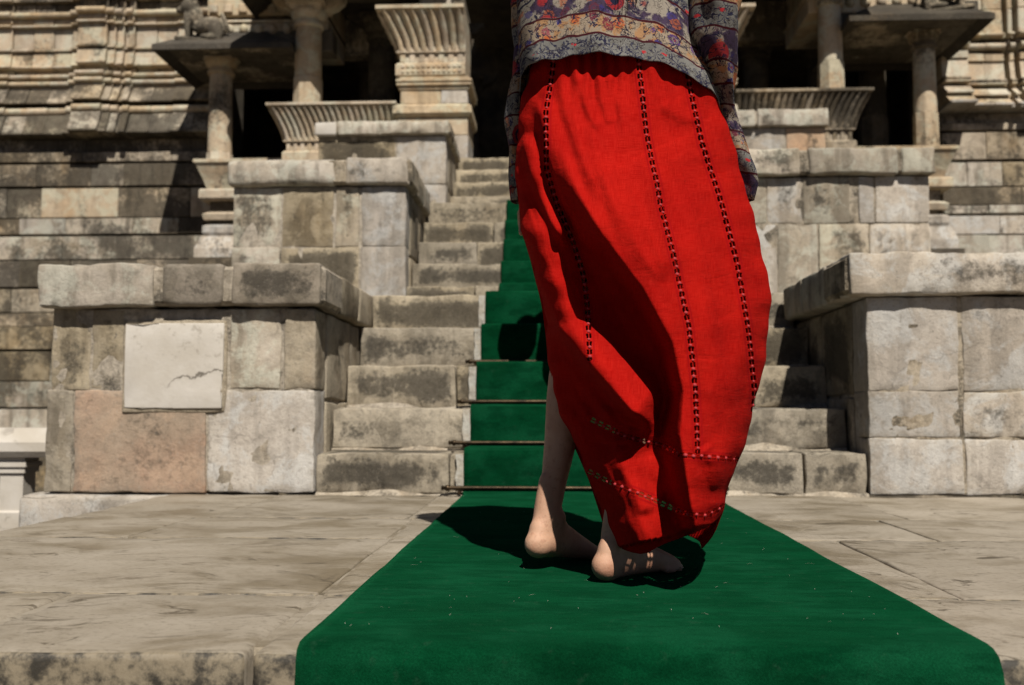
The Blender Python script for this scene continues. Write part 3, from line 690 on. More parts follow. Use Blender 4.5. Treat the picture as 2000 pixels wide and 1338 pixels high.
# -- left gateway pier and its twin on the right
def pier(xa, xb, side):
    Y = 9.86; z = zx(Y); pc = (835 if side < 0 else 1350)
    pr = bpy.data.objects.new('gate_pier', None); col.objects.link(pr); pr.parent = porch; pr.location = Vector(((xa + xb) / 2, Y, FL)) - wloc(porch)
    yb = Y + 0.62
    zA, zB, zC, zD, zE, zF = z(265, pc), z(228, pc), z(203, pc), z(175, pc), z(150, pc), z(118, pc)
    w = xb - xa
    block('plinth_block', (xa + 0.33 * (side < 0), Y, FL + 0.003), (xb - 0.33 * (side > 0), yb, zA - 0.002), 'pale', pr)
    block('plinth_block', (xa, Y + 0.004, zA), (xb, yb, zB - 0.002), 'temple', pr)
    loft('base_moulding', xa, xb, Y, yb, [(zB - 0.001, 0.012), (zB + 0.03, 0.04), (zC - 0.03, 0.035), (zC - 0.001, 0.0)], 'temple', pr)
    m = lerp(xa, xb, 0.62)
    block('die', (xa + 0.03, Y + 0.004, zC), (m - 0.003, yb, zD - 0.001), 'temple', pr)
    block('die', (m, Y + 0.002, zC), (xb - 0.005, yb, zD - 0.001), 'pale', pr)
    loft('string_course', xa + 0.03, xb, Y, yb, [(zD, 0.01), (zD + 0.035, 0.01), (zD + 0.04, 0.035), (zD + 0.06, 0.035), (zD + 0.062, 0.015), (zD + 0.075, 0.015), (zD + 0.077, 0.04), (zD + 0.1, 0.04), (zE - 0.02, 0.01), (zE - 0.001, 0.01)], 'temple', pr)
    xe0, xe1 = (xa, xb - 0.03) if side < 0 else (xa + 0.03, xb)
    k = kakshasana(pr_root(pr), xe0, xe1, Y + 0.01, yb, zE, z(22, pc), 0.17, 'temple', 9, (0, 0.22, 0.39, 0.93), side=side, mx=(1, 0) if side < 0 else (0, 1))
    # rosette band: two rows of little pellets on the lower band
    h = z(22, pc) - zE
    for rr in range(2):
        for i in range(12):
            xc = lerp(xe0 + 0.03, xe1 - 0.03, (i + 0.5) / 12); zc = zE + h * (0.075 + 0.075 * rr)
            block('pellet', (xc - 0.02, Y - 0.02, zc - 0.016), (xc + 0.02, Y + 0.02, zc + 0.016), 'temple', k, 0.008, 0.001)
    cx = lerp(xa, xb, 0.5) - (0.0 if side < 0 else 0.0)
    zt = z(22, pc)
    block('pillar_foot', (cx - 0.16, Y + 0.12, zt + 0.002), (cx + 0.16, Y + 0.44, zt + 0.5), 'pale', pr, 0.02)
    ring('pillar', cx, Y + 0.28, [(zt + 0.5, 0.15), (zt + 1.6, 0.14), (zt + 1.62, 0.2), (zt + 1.75, 0.24)], 16, 'temple', pr)
def pr_root(o): return porch
pxa, pxb = PX(776, 9.86, 200), PX(914, 9.86, 200)
pier(pxa, pxb, -1)
pier(0.26 - pxb, 0.26 - pxa - 0.07, 1)
# -- bay B parapets with their pillars
Y = 10.0; z = zx(Y)
kakshasana(porch, PX(556, Y, 270), pxa - 0.012, Y, Y + 0.34, FL + 0.01, z(208, 620), 0.13, 'temple', 20, (0, 0.22, 0.40, 0.94), side=-1, mx=(1, 0))
column(porch, PX(603, 10.3, 150), 10.28, z(208, 620) + 0.002, 4.75, 0.145, PZ(150, 10.2, 600))
Y = 9.95; z = zx(Y)
kakshasana(porch, 0.26 - pxa - 0.05, PX(1668, Y, 260), Y, Y + 0.34, FL + 0.02, z(182, 1550), 0.13, 'templew', 20, (0, 0.24, 0.42, 0.94), side=1, mx=(0, 1))
column(porch, PX(1622, 10.2, 120), 10.2, z(182, 1620) + 0.002, 4.85, 0.125, PZ(118, 10.1, 1620))
# -- bay A: moulded plinth, pillar, eave, carved roof (left and right)
def bay(side, xo, xi, Y, ztop, xc, eave_x, eave_z, eave_y, eave_xi, octpy, colr):
    """side -1: left. xo outer corner, xi inner end."""
    x0, x1 = (xo, xi) if side < 0 else (xi, xo)
    yb = 11.38
    zb = [ztop - d for d in (0.0, 0.042, 0.30, 0.31, 0.43, 0.55, 0.66, 0.69, 0.88, 1.06)]
    def q(nm, pr, mt='temple'): return loft(nm, x0 + 0.12, x1 - 0.12, Y + 0.12, yb, pr, mt, porch)
    q('cornice', [(zb[1], 0.115), (zb[1] + 0.006, 0.125), (ztop - 0.004, 0.125), (ztop, 0.12)])
    q('cyma', [(zb[2], 0.01), (lerp(zb[2], zb[1], 0.4), 0.045), (zb[1] - 0.001, 0.11)])
    q('neck_course', [(zb[3] + 0.001, 0.0), (zb[2] - 0.001, 0.0)], 'templew')
    q('roll', [(zb[4], 0.06), (zb[4] + 0.02, 0.075), (zb[3] - 0.02, 0.075), (zb[3], 0.06)])
    q('recess', [(zb[5], -0.02), (zb[4] - 0.001, -0.02)], 'templew')
    q('roll', [(zb[6] + 0.02, 0.03), (zb[5] - 0.03, 0.045), (zb[5] - 0.001, 0.0)])
    q('recess', [(zb[7], -0.01), (zb[6] + 0.019, -0.01)], 'templew')
    q('torus', [(zb[8] + 0.06, 0.02), (zb[8] + 0.10, 0.04), (zb[7] - 0.02, 0.04), (zb[7] - 0.001, 0.01)], 'pale')
    q('base_course', [(zb[9], 0.1), (zb[9] + 0.1, 0.1), (zb[8] + 0.059, 0.05)], 'pale')
    q('foundation', [(GZ + 0.01, 0.14), (zb[9] - 0.001, 0.14)], 'templew')
    column(porch, xc, Y + 0.25, ztop + 0.002, eave_z + 0.22, colr, octpy, cap=True)
    e0, e1 = (eave_x, eave_xi) if side < 0 else (eave_xi, eave_x)
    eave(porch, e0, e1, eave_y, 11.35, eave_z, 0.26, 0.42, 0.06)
    # weathered crust on top of the eave and stepped carved roof above it
    zr = eave_z + 0.33
    f0, f1 = (e0 + 0.42, e1 + 0.3) if side < 0 else (e0 - 0.3, e1 - 0.42)
    loft('roof_slope', e0 + 0.05 if side < 0 else e0, e1 if side < 0 else e1 - 0.05, eave_y + 0.05, 11.3, [(eave_z + 0.062, -0.02), (eave_z + 0.12, -0.06), (eave_z + 0.19, -0.18), (eave_z + 0.25, -0.36)], 'lichen', porch)
    yr = eave_y + 0.40
    block('roof_course', (f0, yr, zr - 0.08), (f1, 11.3, zr + 0.1), 'temple', porch)
    block('roof_course', (f0 - 0.02, yr - 0.02, zr + 0.103), (f1, 11.3, zr + 0.13), 'temple', porch)
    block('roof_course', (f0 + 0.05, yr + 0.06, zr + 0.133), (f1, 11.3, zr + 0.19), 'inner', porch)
    block('roof_course', (f0 + 0.02, yr + 0.01, zr + 0.193), (f1, 11.3, zr + 0.75), 'temple', porch)
    n = int((f1 - f0) / 0.16)
    for i in range(n):
        xa = f0 + 0.05 + 0.16 * i
        ring_s = ring('scroll_boss', xa + 0.06, yr - 0.004, [(zr - 0.03, 0.02), (zr + 0.0, 0.05), (zr + 0.05, 0.05), (zr + 0.08, 0.02)], 10, 'temple', porch)
        block('roof_dentil', (xa, yr - 0.03, zr + 0.21), (xa + 0.09, yr + 0.02, zr + 0.31), 'temple', porch, 0.012)
# left
Ya = 10.3; xa = PX(378, Ya, 320); ztopA = PZ(310, Ya, 420)
ey = 10.03; ex = PX(296, ey, 92); ez = PZ(97, ey, 296)
bay(-1, xa, PX(570, Ya, 300), Ya, ztopA, PX(430, Ya + 0.25, 260), ex, ez, ey, -2.75, PZ(300, Ya + 0.2, 430), 0.132)
# right
Yb = 10.15; xb = PX(1872, Yb, 290)
ey2 = 9.85; ex2 = PX(1944, ey2, 30); ez2 = PZ(36, ey2, 1944)
bay(1, xb, PX(1640, Yb, 300), Yb, PZ(284, Yb, 1840), PX(1808, Yb + 0.25, 240), ex2, ez2, ey2, 2.95, PZ(222, Yb + 0.2, 1808), 0.118)
# -- higher eave of bay B and the dark roof mass over the entrance
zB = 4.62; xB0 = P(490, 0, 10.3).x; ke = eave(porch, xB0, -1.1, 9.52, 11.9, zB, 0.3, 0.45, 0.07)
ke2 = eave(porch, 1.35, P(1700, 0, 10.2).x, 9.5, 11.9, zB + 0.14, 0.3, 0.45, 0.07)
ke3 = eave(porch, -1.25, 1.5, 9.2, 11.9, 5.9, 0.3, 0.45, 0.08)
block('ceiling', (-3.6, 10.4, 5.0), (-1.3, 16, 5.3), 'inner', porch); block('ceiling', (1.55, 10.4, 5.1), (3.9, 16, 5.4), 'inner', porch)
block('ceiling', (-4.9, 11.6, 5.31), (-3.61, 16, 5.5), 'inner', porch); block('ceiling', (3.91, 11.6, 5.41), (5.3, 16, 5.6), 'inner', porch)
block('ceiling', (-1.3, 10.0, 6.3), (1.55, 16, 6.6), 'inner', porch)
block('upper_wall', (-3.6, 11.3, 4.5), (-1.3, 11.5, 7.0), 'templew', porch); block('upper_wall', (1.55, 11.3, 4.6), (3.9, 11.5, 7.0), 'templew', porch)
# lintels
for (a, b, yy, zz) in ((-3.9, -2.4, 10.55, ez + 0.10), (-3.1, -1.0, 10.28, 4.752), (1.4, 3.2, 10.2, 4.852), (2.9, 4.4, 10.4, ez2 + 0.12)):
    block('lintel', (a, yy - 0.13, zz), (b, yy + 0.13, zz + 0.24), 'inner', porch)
# pillars inside the hall
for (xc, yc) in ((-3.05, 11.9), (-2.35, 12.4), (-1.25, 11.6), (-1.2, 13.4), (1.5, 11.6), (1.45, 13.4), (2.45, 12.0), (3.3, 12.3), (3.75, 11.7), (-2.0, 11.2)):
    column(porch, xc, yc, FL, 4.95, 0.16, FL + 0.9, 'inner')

# ---- carved lion on the corner of each lower eave
def lion(cx, cy, zb, side, label):
    root = thing('stone_lion', (cx, cy, zb), label, 'statue', 'lions on the eave corners')
    s = -side
    # tilted slab it crouches on
    V, F = chamfer((-0.26, -0.09, 0), (0.24, 0.10, 0.05), 0.012, 0.004)
    def tilt(v): return (cx + s * v[0] * 1.0, cy + v[1], zb + v[2] - 0.13 * v[0] + 0.02)
    make('slab', [tilt(v) for v in V], F, 'lichen', root)
    V = []; F = []
    def ell(c, r, a=0.0):
        b = len(V); nu, nv = 12, 8
        for j in range(nv + 1):
            th = math.pi * j / nv
            for i in range(nu):
                ph = 2 * math.pi * i / nu
                x0, y0, z0 = r[0] * math.sin(th) * math.cos(ph), r[1] * math.sin(th) * math.sin(ph), r[2] * math.cos(th)
                x1, z1 = x0 * math.cos(a) - z0 * math.sin(a), x0 * math.sin(a) + z0 * math.cos(a)
                V.append((cx + s * (c[0] + x1), cy + c[1] + y0, zb + c[2] + z1))
        for j in range(nv):
            for i in range(nu): F.append([b + j * nu + i, b + j * nu + (i + 1) % nu, b + j * nu + nu + (i + 1) % nu, b + j * nu + nu + i])
    ell((0.06, 0, 0.24), (0.17, 0.075, 0.085), 0.25)       # trunk
    ell((0.16, 0, 0.19), (0.09, 0.09, 0.13), 0.2)           # haunch
    ell((-0.08, 0, 0.33), (0.09, 0.08, 0.12), -0.5)         # chest and mane
    ell((-0.13, 0, 0.44), (0.10, 0.085, 0.09)); ell((-0.22, 0, 0.41), (0.06, 0.05, 0.045))
    ell((-0.09, 0.06, 0.52), (0.03, 0.015, 0.035)); ell((-0.09, -0.06, 0.52), (0.03, 0.015, 0.035))
    for yy in (-0.05, 0.05):
        ell((-0.14, yy, 0.22), (0.032, 0.03, 0.17), 0.12); ell((-0.19, yy, 0.08), (0.06, 0.034, 0.03))
        ell((0.10, yy * 1.3, 0.09), (0.10, 0.034, 0.035), -0.1); ell((0.2, yy, 0.12), (0.05, 0.04, 0.1))
    ell((0.26, 0, 0.27), (0.025, 0.025, 0.13), 0.4)         # tail
    b = make('body', V, F, 'lichen', root, True)
    rm = b.modifiers.new('r', 'REMESH'); rm.mode = 'VOXEL'; rm.voxel_size = 0.014; rm.use_smooth_shade = True
    return root
lion(PX(392, ey + 0.2, 60), ey + 0.22, ez + 0.10, -1, 'weathered stone lion crouching on the left eave above the shaded pillar')
lion(PX(1850, ey2 + 0.2, 10), ey2 + 0.22, ez2 + 0.12, 1, 'weathered stone lion on the right eave beside the far carved wall')

# ---- flanking temple walls: moulded courses of separate blocks over plain ashlar
def half_round(yf, z0, z1, dep):
    pr = [(yf + dep, z0)]; n = 7; rr = (z1 - z0) / 2
    for i in range(n + 1):
        a = -math.pi / 2 + math.pi * i / n; pr.append((yf - rr * 0.9 * math.cos(a), (z0 + z1) / 2 + rr * math.sin(a)))
    pr.append((yf + dep, z1)); return pr
def temple_wall(label, Y, plan, upper, lower, edges_lo, pc, xlim, core_top):
    """plan: [(x0,x1,forward)], courses in photo rows measured on the plane Y."""
    w = thing('temple_wall', ((plan[0][0] + plan[-1][1]) / 2, Y, GZ), label, 'wall', 'carved walls either side of the porch')
    make('core', *chamfer((plan[0][0], Y + 0.12, GZ), (plan[-1][1], Y + 0.9, core_top), 0.01, 0), 'inner', w)
    z = lambda py: PZ(py, Y, pc)
    for (ta, tb, off, kind, mt) in upper:
        z0, z1 = z(tb), z(ta)
        for (xa, xb, fw) in plan:
            n = max(1, round((xb - xa) / 0.27)); xs = [lerp(xa, xb, q / n) for q in range(n + 1)]
            for a, b in zip(xs, xs[1:]):
                yf = Y - off - fw + rng.uniform(-0.006, 0.006)
                a2, b2 = a + 0.002, b - 0.002
                if kind == 'flat': block('course_block', (a2, yf, z0 + 0.002), (b2, Y + 0.15, z1 - 0.002), mt, w, 0.008, 0.003)
                elif kind == 'roll': prism_x('roll_block', a2, b2, half_round(yf, z0 + 0.002, z1 - 0.002, 0.15 + off + fw), mt, w)
                elif kind == 'flare': prism_x('flared_block', a2, b2, [(Y + 0.15, z0), (yf - 0.10, z0), (yf - 0.095, z0 + 0.02), (yf - 0.05, lerp(z0, z1, 0.45)), (yf - 0.005, z1 - 0.015), (yf, z1 - 0.002), (Y + 0.15, z1 - 0.002)], mt, w)
                elif kind == 'batter': prism_x('course_block', a2, b2, [(Y + 0.15, z0), (yf - 0.03, z0), (yf, z1 - 0.002), (Y + 0.15, z1 - 0.002)], mt, w)
    for ri, (ta, tb, off, mt) in enumerate(lower):
        z0, z1 = z(tb), z(ta)
        x = plan[0][0] - rng.uniform(0, 0.3)
        while x < plan[-1][1]:
            wd = rng.uniform(*edges_lo); a, b = max(x, plan[0][0]), min(x + wd, plan[-1][1]); x += wd
            if b - a < 0.05: continue
            block('ashlar_block', (a + 0.001, Y - off + rng.uniform(-0.008, 0.008), z0 + 0.002), (b - 0.001, Y + 0.15, z1 - 0.002), rng.choice(mt), w, 0.006, 0.002)
    return w
Yw = 11.4
def pl(px): return PX(px, Yw, 150)
planL = [(pl(-420), pl(-160), 0.0), (pl(-160), pl(-95), 0.12), (pl(-95), pl(22), 0.0), (pl(22), pl(142), -0.03), (pl(142), pl(160), 0.03), (pl(160), pl(216), 0.13), (pl(216), pl(230), 0.08), (pl(230), pl(244), 0.05), (pl(244), pl(252), 0.0), (pl(252), pl(264), 0.05), (pl(264), pl(348), 0.0), (pl(348), pl(430), 0.03)]
T, W_, L_ = 'temple', 'templew', 'lichen'
upL = [(-400, -330, 0.0, 'flat', T), (-330, -300, 0.06, 'roll', T), (-300, -200, 0.02, 'flat', T), (-200, -180, 0.08, 'roll', T), (-180, -90, 0.0, 'flat', T), (-90, -60, 0.1, 'flare', T),
       (-60, -20, 0.02, 'flat', T), (-20, 4, 0.05, 'flat', W_), (4, 24, -0.02, 'flat', W_), (24, 36, 0.05, 'roll', T), (36, 46, 0.02, 'flat', T), (48, 54, 0.04, 'roll', T), (54, 94, 0.0, 'flat', T), (94, 100, 0.02, 'roll', T),
       (100, 128, 0.0, 'batter', T), (128, 133, 0.05, 'flat', T), (133, 146, -0.07, 'flat', T), (146, 155, 0.05, 'roll', T), (155, 160, -0.05, 'flat', T), (160, 170, 0.06, 'roll', T), (170, 176, 0.04, 'flat', T),
       (176, 206, 0.05, 'flare', W_), (206, 213, -0.02, 'flat', W_), (213, 228, 0.09, 'roll', T), (228, 266, 0.10, 'flare', L_), (266, 271, 0.22, 'flat', L_)]
loL = [(271, 298, -0.02, [W_]), (300, 319, 0.07, [L_, W_]), (323, 366, 0.07, [L_, W_]), (371, 428, 0.09, [L_, W_, T]), (429, 460, 0.09, [W_, L_, 'palew']), (465, 510, 0.12, [W_, 'palew', L_]), (511, 563, 0.12, [W_, L_]),
       (567, 612, 0.14, ['ped']), (613, 640, 0.14, ['ped', W_]), (640, 684, 0.16, ['ped']), (688, 745, 0.16, ['ped', 'palew']), (746, 796, 0.18, ['palew']), (799, 880, 0.2, ['palew', 'ped']), (881, 960, 0.2, ['ped']), (961, 1040, 0.22, ['ped'])]
temple_wall('tall banded temple wall with stained lower blocks left of the porch', Yw, planL, upL, loL, (0.35, 0.95), 200, None, 7.3)
Yr = 11.2
def prx(px): return PX(px, Yr, 150)
planR = [(prx(1828), prx(1880), 0.16), (prx(1880), prx(1958), 0.04), (prx(1958), prx(1966), -0.05), (prx(1966), prx(1976), 0.06), (prx(1976), prx(1984), -0.05), (prx(1984), prx(2060), 0.1), (prx(2060), prx(2200), 0.0), (prx(2200), prx(2270), 0.12), (prx(2270), prx(2480), 0.0)]
upR = [(-420, -330, 0.0, 'flat', T), (-330, -310, 0.06, 'roll', T), (-310, -200, 0.0, 'flat', T), (-200, -170, 0.08, 'flare', T), (-170, -100, 0.0, 'flat', T), (-100, -60, 0.06, 'roll', T), (-60, 22, 0.0, 'flat', T), (22, 70, 0.0, 'flat', T), (70, 76, 0.06, 'flat', T), (76, 90, -0.07, 'flat', W_),
       (90, 102, 0.04, 'roll', T), (102, 108, -0.05, 'flat', T), (108, 124, 0.02, 'flat', T), (124, 160, 0.0, 'batter', T), (160, 168, 0.05, 'roll', W_), (168, 172, 0.07, 'roll', T), (172, 179, -0.05, 'flat', T), (179, 196, 0.05, 'flare', T), (196, 214, 0.09, 'flare', T), (214, 221, 0.24, 'flat', 'pale')]
loR = [(221, 244, -0.02, [W_]), (244, 258, 0.08, [L_, W_]), (263, 316, 0.1, ['palew', W_]), (321, 368, 0.1, ['palew', 'ped']), (369, 404, 0.1, ['palew', W_]), (405, 421, 0.12, ['palew']), (426, 462, 0.14, ['palew', 'pale']), (463, 520, 0.14, ['ped', 'palew']), (521, 600, 0.16, ['ped']), (601, 700, 0.18, ['ped']), (701, 860, 0.2, ['ped']), (861, 1040, 0.22, ['ped'])]
temple_wall('carved pale temple wall with deep vertical niches right of the porch', Yr, planR, upR, loR, (0.35, 0.95), 1920, None, 7.3)
# ================================================================== THE WALKER
import numpy as np
def skin_mat():
    m, n, l, b = new_mat('skin'); g = G(n, l); p = g.pos()
    c = g.mix(g.ramp(g.noise(p, 18, 4), 0.35, 0.65), (0.60, 0.335, 0.215), (0.68, 0.405, 0.265))
    c = g.mix(g.ramp(g.noise(p, 30, 3), 0.55, 0.75, 0, 0.4), c, (0.58, 0.27, 0.16))
    zz = g.sep(p)[2]
    c = g.mix(g.ramp(zz, 0.028, 0.075, 0.55, 0), c, (0.55, 0.215, 0.125))
    c = g.mix(g.ramp(g.noise(p, 75, 5, 0.7), 0.52, 0.68, 0, 0.35), c, (0.30, 0.13, 0.075))
    c = g.mix(g.m('MULTIPLY', g.ramp(zz, 0.020, 0.034, 1, 0), g.ramp(g.noise(p, 60, 4), 0.4, 0.6, 0.2, 0.7)), c, (0.16, 0.10, 0.065))
    base(l, g, c, b); b.inputs['Roughness'].default_value = 0.62; b.inputs['Specular IOR Level'].default_value = 0.25
    b.inputs['Subsurface Weight'].default_value = 0.05; b.inputs['Subsurface Radius'].default_value = (0.012, 0.005, 0.003)
    l.new(g.bump(g.noise(p, 200, 5, 0.7), 0.35, 0.002), b.inputs['Normal']); return m
M['skin'] = skin_mat()
M['hair'] = simple('dark_brown_hair', (0.035, 0.02, 0.012), 0.5, nsc=90)
M['nail'] = simple('toenail', (0.55, 0.36, 0.30), 0.3, amt=0.05)
M['bead'] = simple('red_bead_thread', (0.46, 0.022, 0.028), 0.8, nsc=300)

def skirt_mat():
    m, n, l, b = new_mat('red_cotton'); g = G(n, l); uv = g.uv(); p = g.pos()
    th1 = g.noise(g.scale(uv, (1400, 35, 1)), 1.0, 3, 0.7); th2 = g.noise(g.scale(uv, (35, 1400, 1)), 1.0, 3, 0.7)
    wv = g.m('ADD', th1, th2)
    c = g.mix(g.ramp(g.noise(p, 9, 4), 0.3, 0.7), (0.42, 0.0042, 0.0030), (0.52, 0.0075, 0.0040))
    c = g.mix(g.ramp(wv, 0.75, 1.3), g.mix(0.40, c, (0.16, 0.0, 0.0)), g.mix(0.16, c, (0.85, 0.07, 0.045)))
    d = g.m('ABSOLUTE', g.attr('tr_d')); ln = g.attr('tr_l')
    per = g.m('FRACT', g.m('DIVIDE', ln, 15.5))
    c = g.mix(g.m('MULTIPLY', g.ramp(d, 6, 8), g.ramp(d, 9, 12, 1, 0)), c, (0.36, 0.006, 0.006))
    base(l, g, c, b); b.inputs['Roughness'].default_value = 0.95; b.inputs['Specular IOR Level'].default_value = 0.02
    b.inputs['Sheen Weight'].default_value = 0.0; b.inputs['Sheen Tint'].default_value = (1, 0.1, 0.05, 1)
    hs = g.m('ADD', g.m('MULTIPLY', wv, 0.5), g.m('ADD', g.m('MULTIPLY', g.noise(g.scale(uv, (70, 25, 1)), 1.0, 5, 0.6), 1.6), g.m('MULTIPLY', g.noise(g.scale(uv, (18, 30, 1)), 1.0, 4, 0.55, 0.6), 3.0)))
    l.new(g.bump(hs, 0.38, 0.0035), b.inputs['Normal'])
    # open ladder-stitch insertions: real gaps in the cloth
    across = g.m('MULTIPLY', g.ramp(d, 0.5, 1.1), g.ramp(g.m('ADD', d, g.m('MULTIPLY', g.noise(p, 160, 2), 4.0)), 6.7, 7.9, 1, 0))
    along = g.ramp(g.m('ABSOLUTE', g.m('SUBTRACT', per, 0.5)), 0.27, 0.33, 1, 0)
    hole = g.m('MULTIPLY', g.m('MULTIPLY', across, along), g.attr('tr_o'))       # hem rows left part opaque, added to dim sun spots on the foot
    tr = n.new('ShaderNodeBsdfTransparent'); mx = n.new('ShaderNodeMixShader'); out = n['Material Output']
    l.new(hole, mx.inputs[0]); l.new(b.outputs[0], mx.inputs[1]); l.new(tr.outputs[0], mx.inputs[2]); l.new(mx.outputs[0], out.inputs['Surface'])
    return m
M['skirt'] = skirt_mat()

def tunic_mat():
    m, n, l, b = new_mat('printed_cotton'); g = G(n, l); uv = g.uv()
    w = g.noise(uv, 26, 3, 0.6, colr=True)
    wq = n.new('ShaderNodeVectorMath'); wq.operation = 'MULTIPLY_ADD'; l.new(w, wq.inputs[0]); wq.inputs[1].default_value = (0.010, 0.010, 0); l.new(uv, wq.inputs[2])
    q = wq.outputs[0]
    v = g.sep(q)[1]; u = g.sep(q)[0]
    t = g.m('MODULO', g.m('ADD', v, 0.0), 0.150)                       # repeat of the printed bands, measured from the hem
    grey, cream, ink, maroon = (0.175, 0.168, 0.152), (0.36, 0.28, 0.20), (0.018, 0.017, 0.045), (0.055, 0.006, 0.010)
    # band grounds
    inband = lambda a, c_: g.m('MULTIPLY', g.ramp(t, a - 0.0006, a + 0.0006), g.ramp(t, c_ - 0.0006, c_ + 0.0006, 1, 0))
    c = g.mix(g.ramp(g.noise(uv, 45, 4), 0.35, 0.65), grey, (0.23, 0.22, 0.20))
    floral = inband(0.046, 0.086)
    c = g.mix(floral, c, g.mix(g.ramp(g.noise(uv, 40, 3), 0.50, 0.56), cream, (0.42, 0.23, 0.11)))
    wide = inband(0.090, 0.150)
    c = g.mix(wide, c, g.mix(g.ramp(g.noise(uv, 20, 4), 0.46, 0.52), (0.36, 0.31, 0.25), (0.07, 0.045, 0.085)))
    # flowers in the floral band: petalled discs of changing colour
    fl = g.scale(q, (34, 34, 1)); vd = g.voro(fl, 1.0, out='Distance', rnd=0.75); vc = g.voro(fl, 1.0, out='Color', rnd=0.75)
    hue = g.sep(vc)[0]
    pet = g.mix(g.ramp(hue, 0.28, 0.32), (0.045, 0.035, 0.20), g.mix(g.ramp(hue, 0.58, 0.62), (0.50, 0.12, 0.035), g.mix(g.ramp(hue, 0.8, 0.84), (0.16, 0.03, 0.045), (0.12, 0.06, 0.19))))
    rag = g.m('ADD', vd, g.m('MULTIPLY', g.m('SUBTRACT', g.noise(uv, 260, 3, 0.7), 0.5), 0.55))
    disc = g.m('MULTIPLY', g.ramp(rag, 0.36, 0.42, 1, 0), g.ramp(g.m('ABSOLUTE', g.m('SUBTRACT', rag, 0.2)), 0.03, 0.06, 0.25, 1))
    c = g.mix(g.m('MULTIPLY', disc, g.m('MAXIMUM', floral, g.m('MULTIPLY', wide, 0.7))), c, pet)
    c = g.mix(g.m('MULTIPLY', g.ramp(rag, 0.08, 0.12, 1, 0), floral), c, (0.40, 0.05, 0.04))
    # paisley drops in the wide band
    pz = g.scale(q, (15, 15, 1), (0.3, 0.2, 0)); pd = g.voro(pz, 1.0, rnd=0.6); pc_ = g.sep(g.voro(pz, 1.0, out='Color', rnd=0.6))[1]
    rg = g.m('ABSOLUTE', g.m('SUBTRACT', g.m('FRACT', g.m('MULTIPLY', pd, 5.5)), 0.5))
    inside = g.m('MULTIPLY', g.ramp(pd, 0.40, 0.43, 1, 0), wide)
    c = g.mix(inside, c, g.mix(g.ramp(pc_, 0.45, 0.5), (0.36, 0.03, 0.035), (0.34, 0.30, 0.24)))
    c = g.mix(g.m('MULTIPLY', inside, g.ramp(rg, 0.12, 0.2, 1, 0)), c, ink)
    # scribbled branches: thin contour lines of a noise field
    def lines(sc, lo, hi, off):
        f = g.noise(g.scale(uv, (1, 1, 1), off), sc, 4, 0.6, 0.8); return g.ramp(g.m('ABSOLUTE', g.m('SUBTRACT', f, 0.5)), lo, hi, 1, 0)
    br = g.m('MULTIPLY', lines(38, 0.016, 0.034, (1, 2, 0)), g.ramp(g.noise(uv, 22, 2), 0.44, 0.52))
    c = g.mix(br, c, ink)
    c = g.mix(g.m('MULTIPLY', lines(120, 0.012, 0.03, (5, 3, 0)), g.ramp(g.noise(uv, 50, 2), 0.44, 0.54)), c, (0.03, 0.02, 0.02))
    # navy sprig motifs spaced along the border
    uu = g.m('SUBTRACT', g.m('MODULO', g.m('ADD', u, 10.0), 0.047), 0.0235); vv = g.m('SUBTRACT', t, 0.018)
    rr = g.m('SQRT', g.m('ADD', g.m('MULTIPLY', uu, uu), g.m('MULTIPLY', vv, vv)))
    an_ = g.m('ARCTAN2', vv, uu); wb = g.m('MULTIPLY', g.noise(uv, 130, 2), 5.0)
    arms = g.m('ABSOLUTE', g.m('SINE', g.m('ADD', g.m('MULTIPLY', an_, 3.5), g.m('ADD', wb, g.m('MULTIPLY', rr, 60.0)))))
    sprig = g.m('MULTIPLY', g.ramp(g.m('SUBTRACT', arms, g.m('MULTIPLY', rr, -22.0)), 0.52, 0.62, 1, 0), g.ramp(rr, 0.018, 0.020, 1, 0))
    sprig = g.m('MULTIPLY', sprig, g.ramp(t, 0.040, 0.042, 1, 0))
    c = g.mix(g.m('MULTIPLY', sprig, 0.92), c, (0.022, 0.024, 0.06))
    # red leaves along the grey border
    rl = g.scale(q, (22, 40, 1), (0.0, 0.15, 0)); rd_ = g.m('ADD', g.voro(rl, 1.0, rnd=0.35), g.m('MULTIPLY', g.m('SUBTRACT', g.noise(uv, 190, 2), 0.5), 0.4))
    c = g.mix(g.m('MULTIPLY', g.ramp(rd_, 0.10, 0.14, 1, 0), g.ramp(t, 0.040, 0.042, 1, 0)), c, (0.52, 0.035, 0.04))
    # the dark rules between bands
    for a in (0.044, 0.087, 0.148): c = g.mix(inband(a - 0.0021, a + 0.0022), c, maroon)
    base(l, g, c, b); b.inputs['Roughness'].default_value = 0.9; b.inputs['Specular IOR Level'].default_value = 0.12
    wv = g.m('ADD', g.noise(g.scale(uv, (1500, 40, 1)), 1.0, 2), g.noise(g.scale(uv, (40, 1500, 1)), 1.0, 2))
    l.new(g.bump(g.m('ADD', wv, g.m('MULTIPLY', g.noise(g.scale(uv, (30, 60, 1)), 1.0, 4), 1.5)), 0.3, 0.003), b.inputs['Normal'])
    return m
M['tunic'] = tunic_mat()

woman = thing('person', (0.14, 2.12, 0.012), 'barefoot person in long red skirt and printed tunic walking away on the green carpet', 'person')
CZ = 0.0165                                        # top of the carpet pile

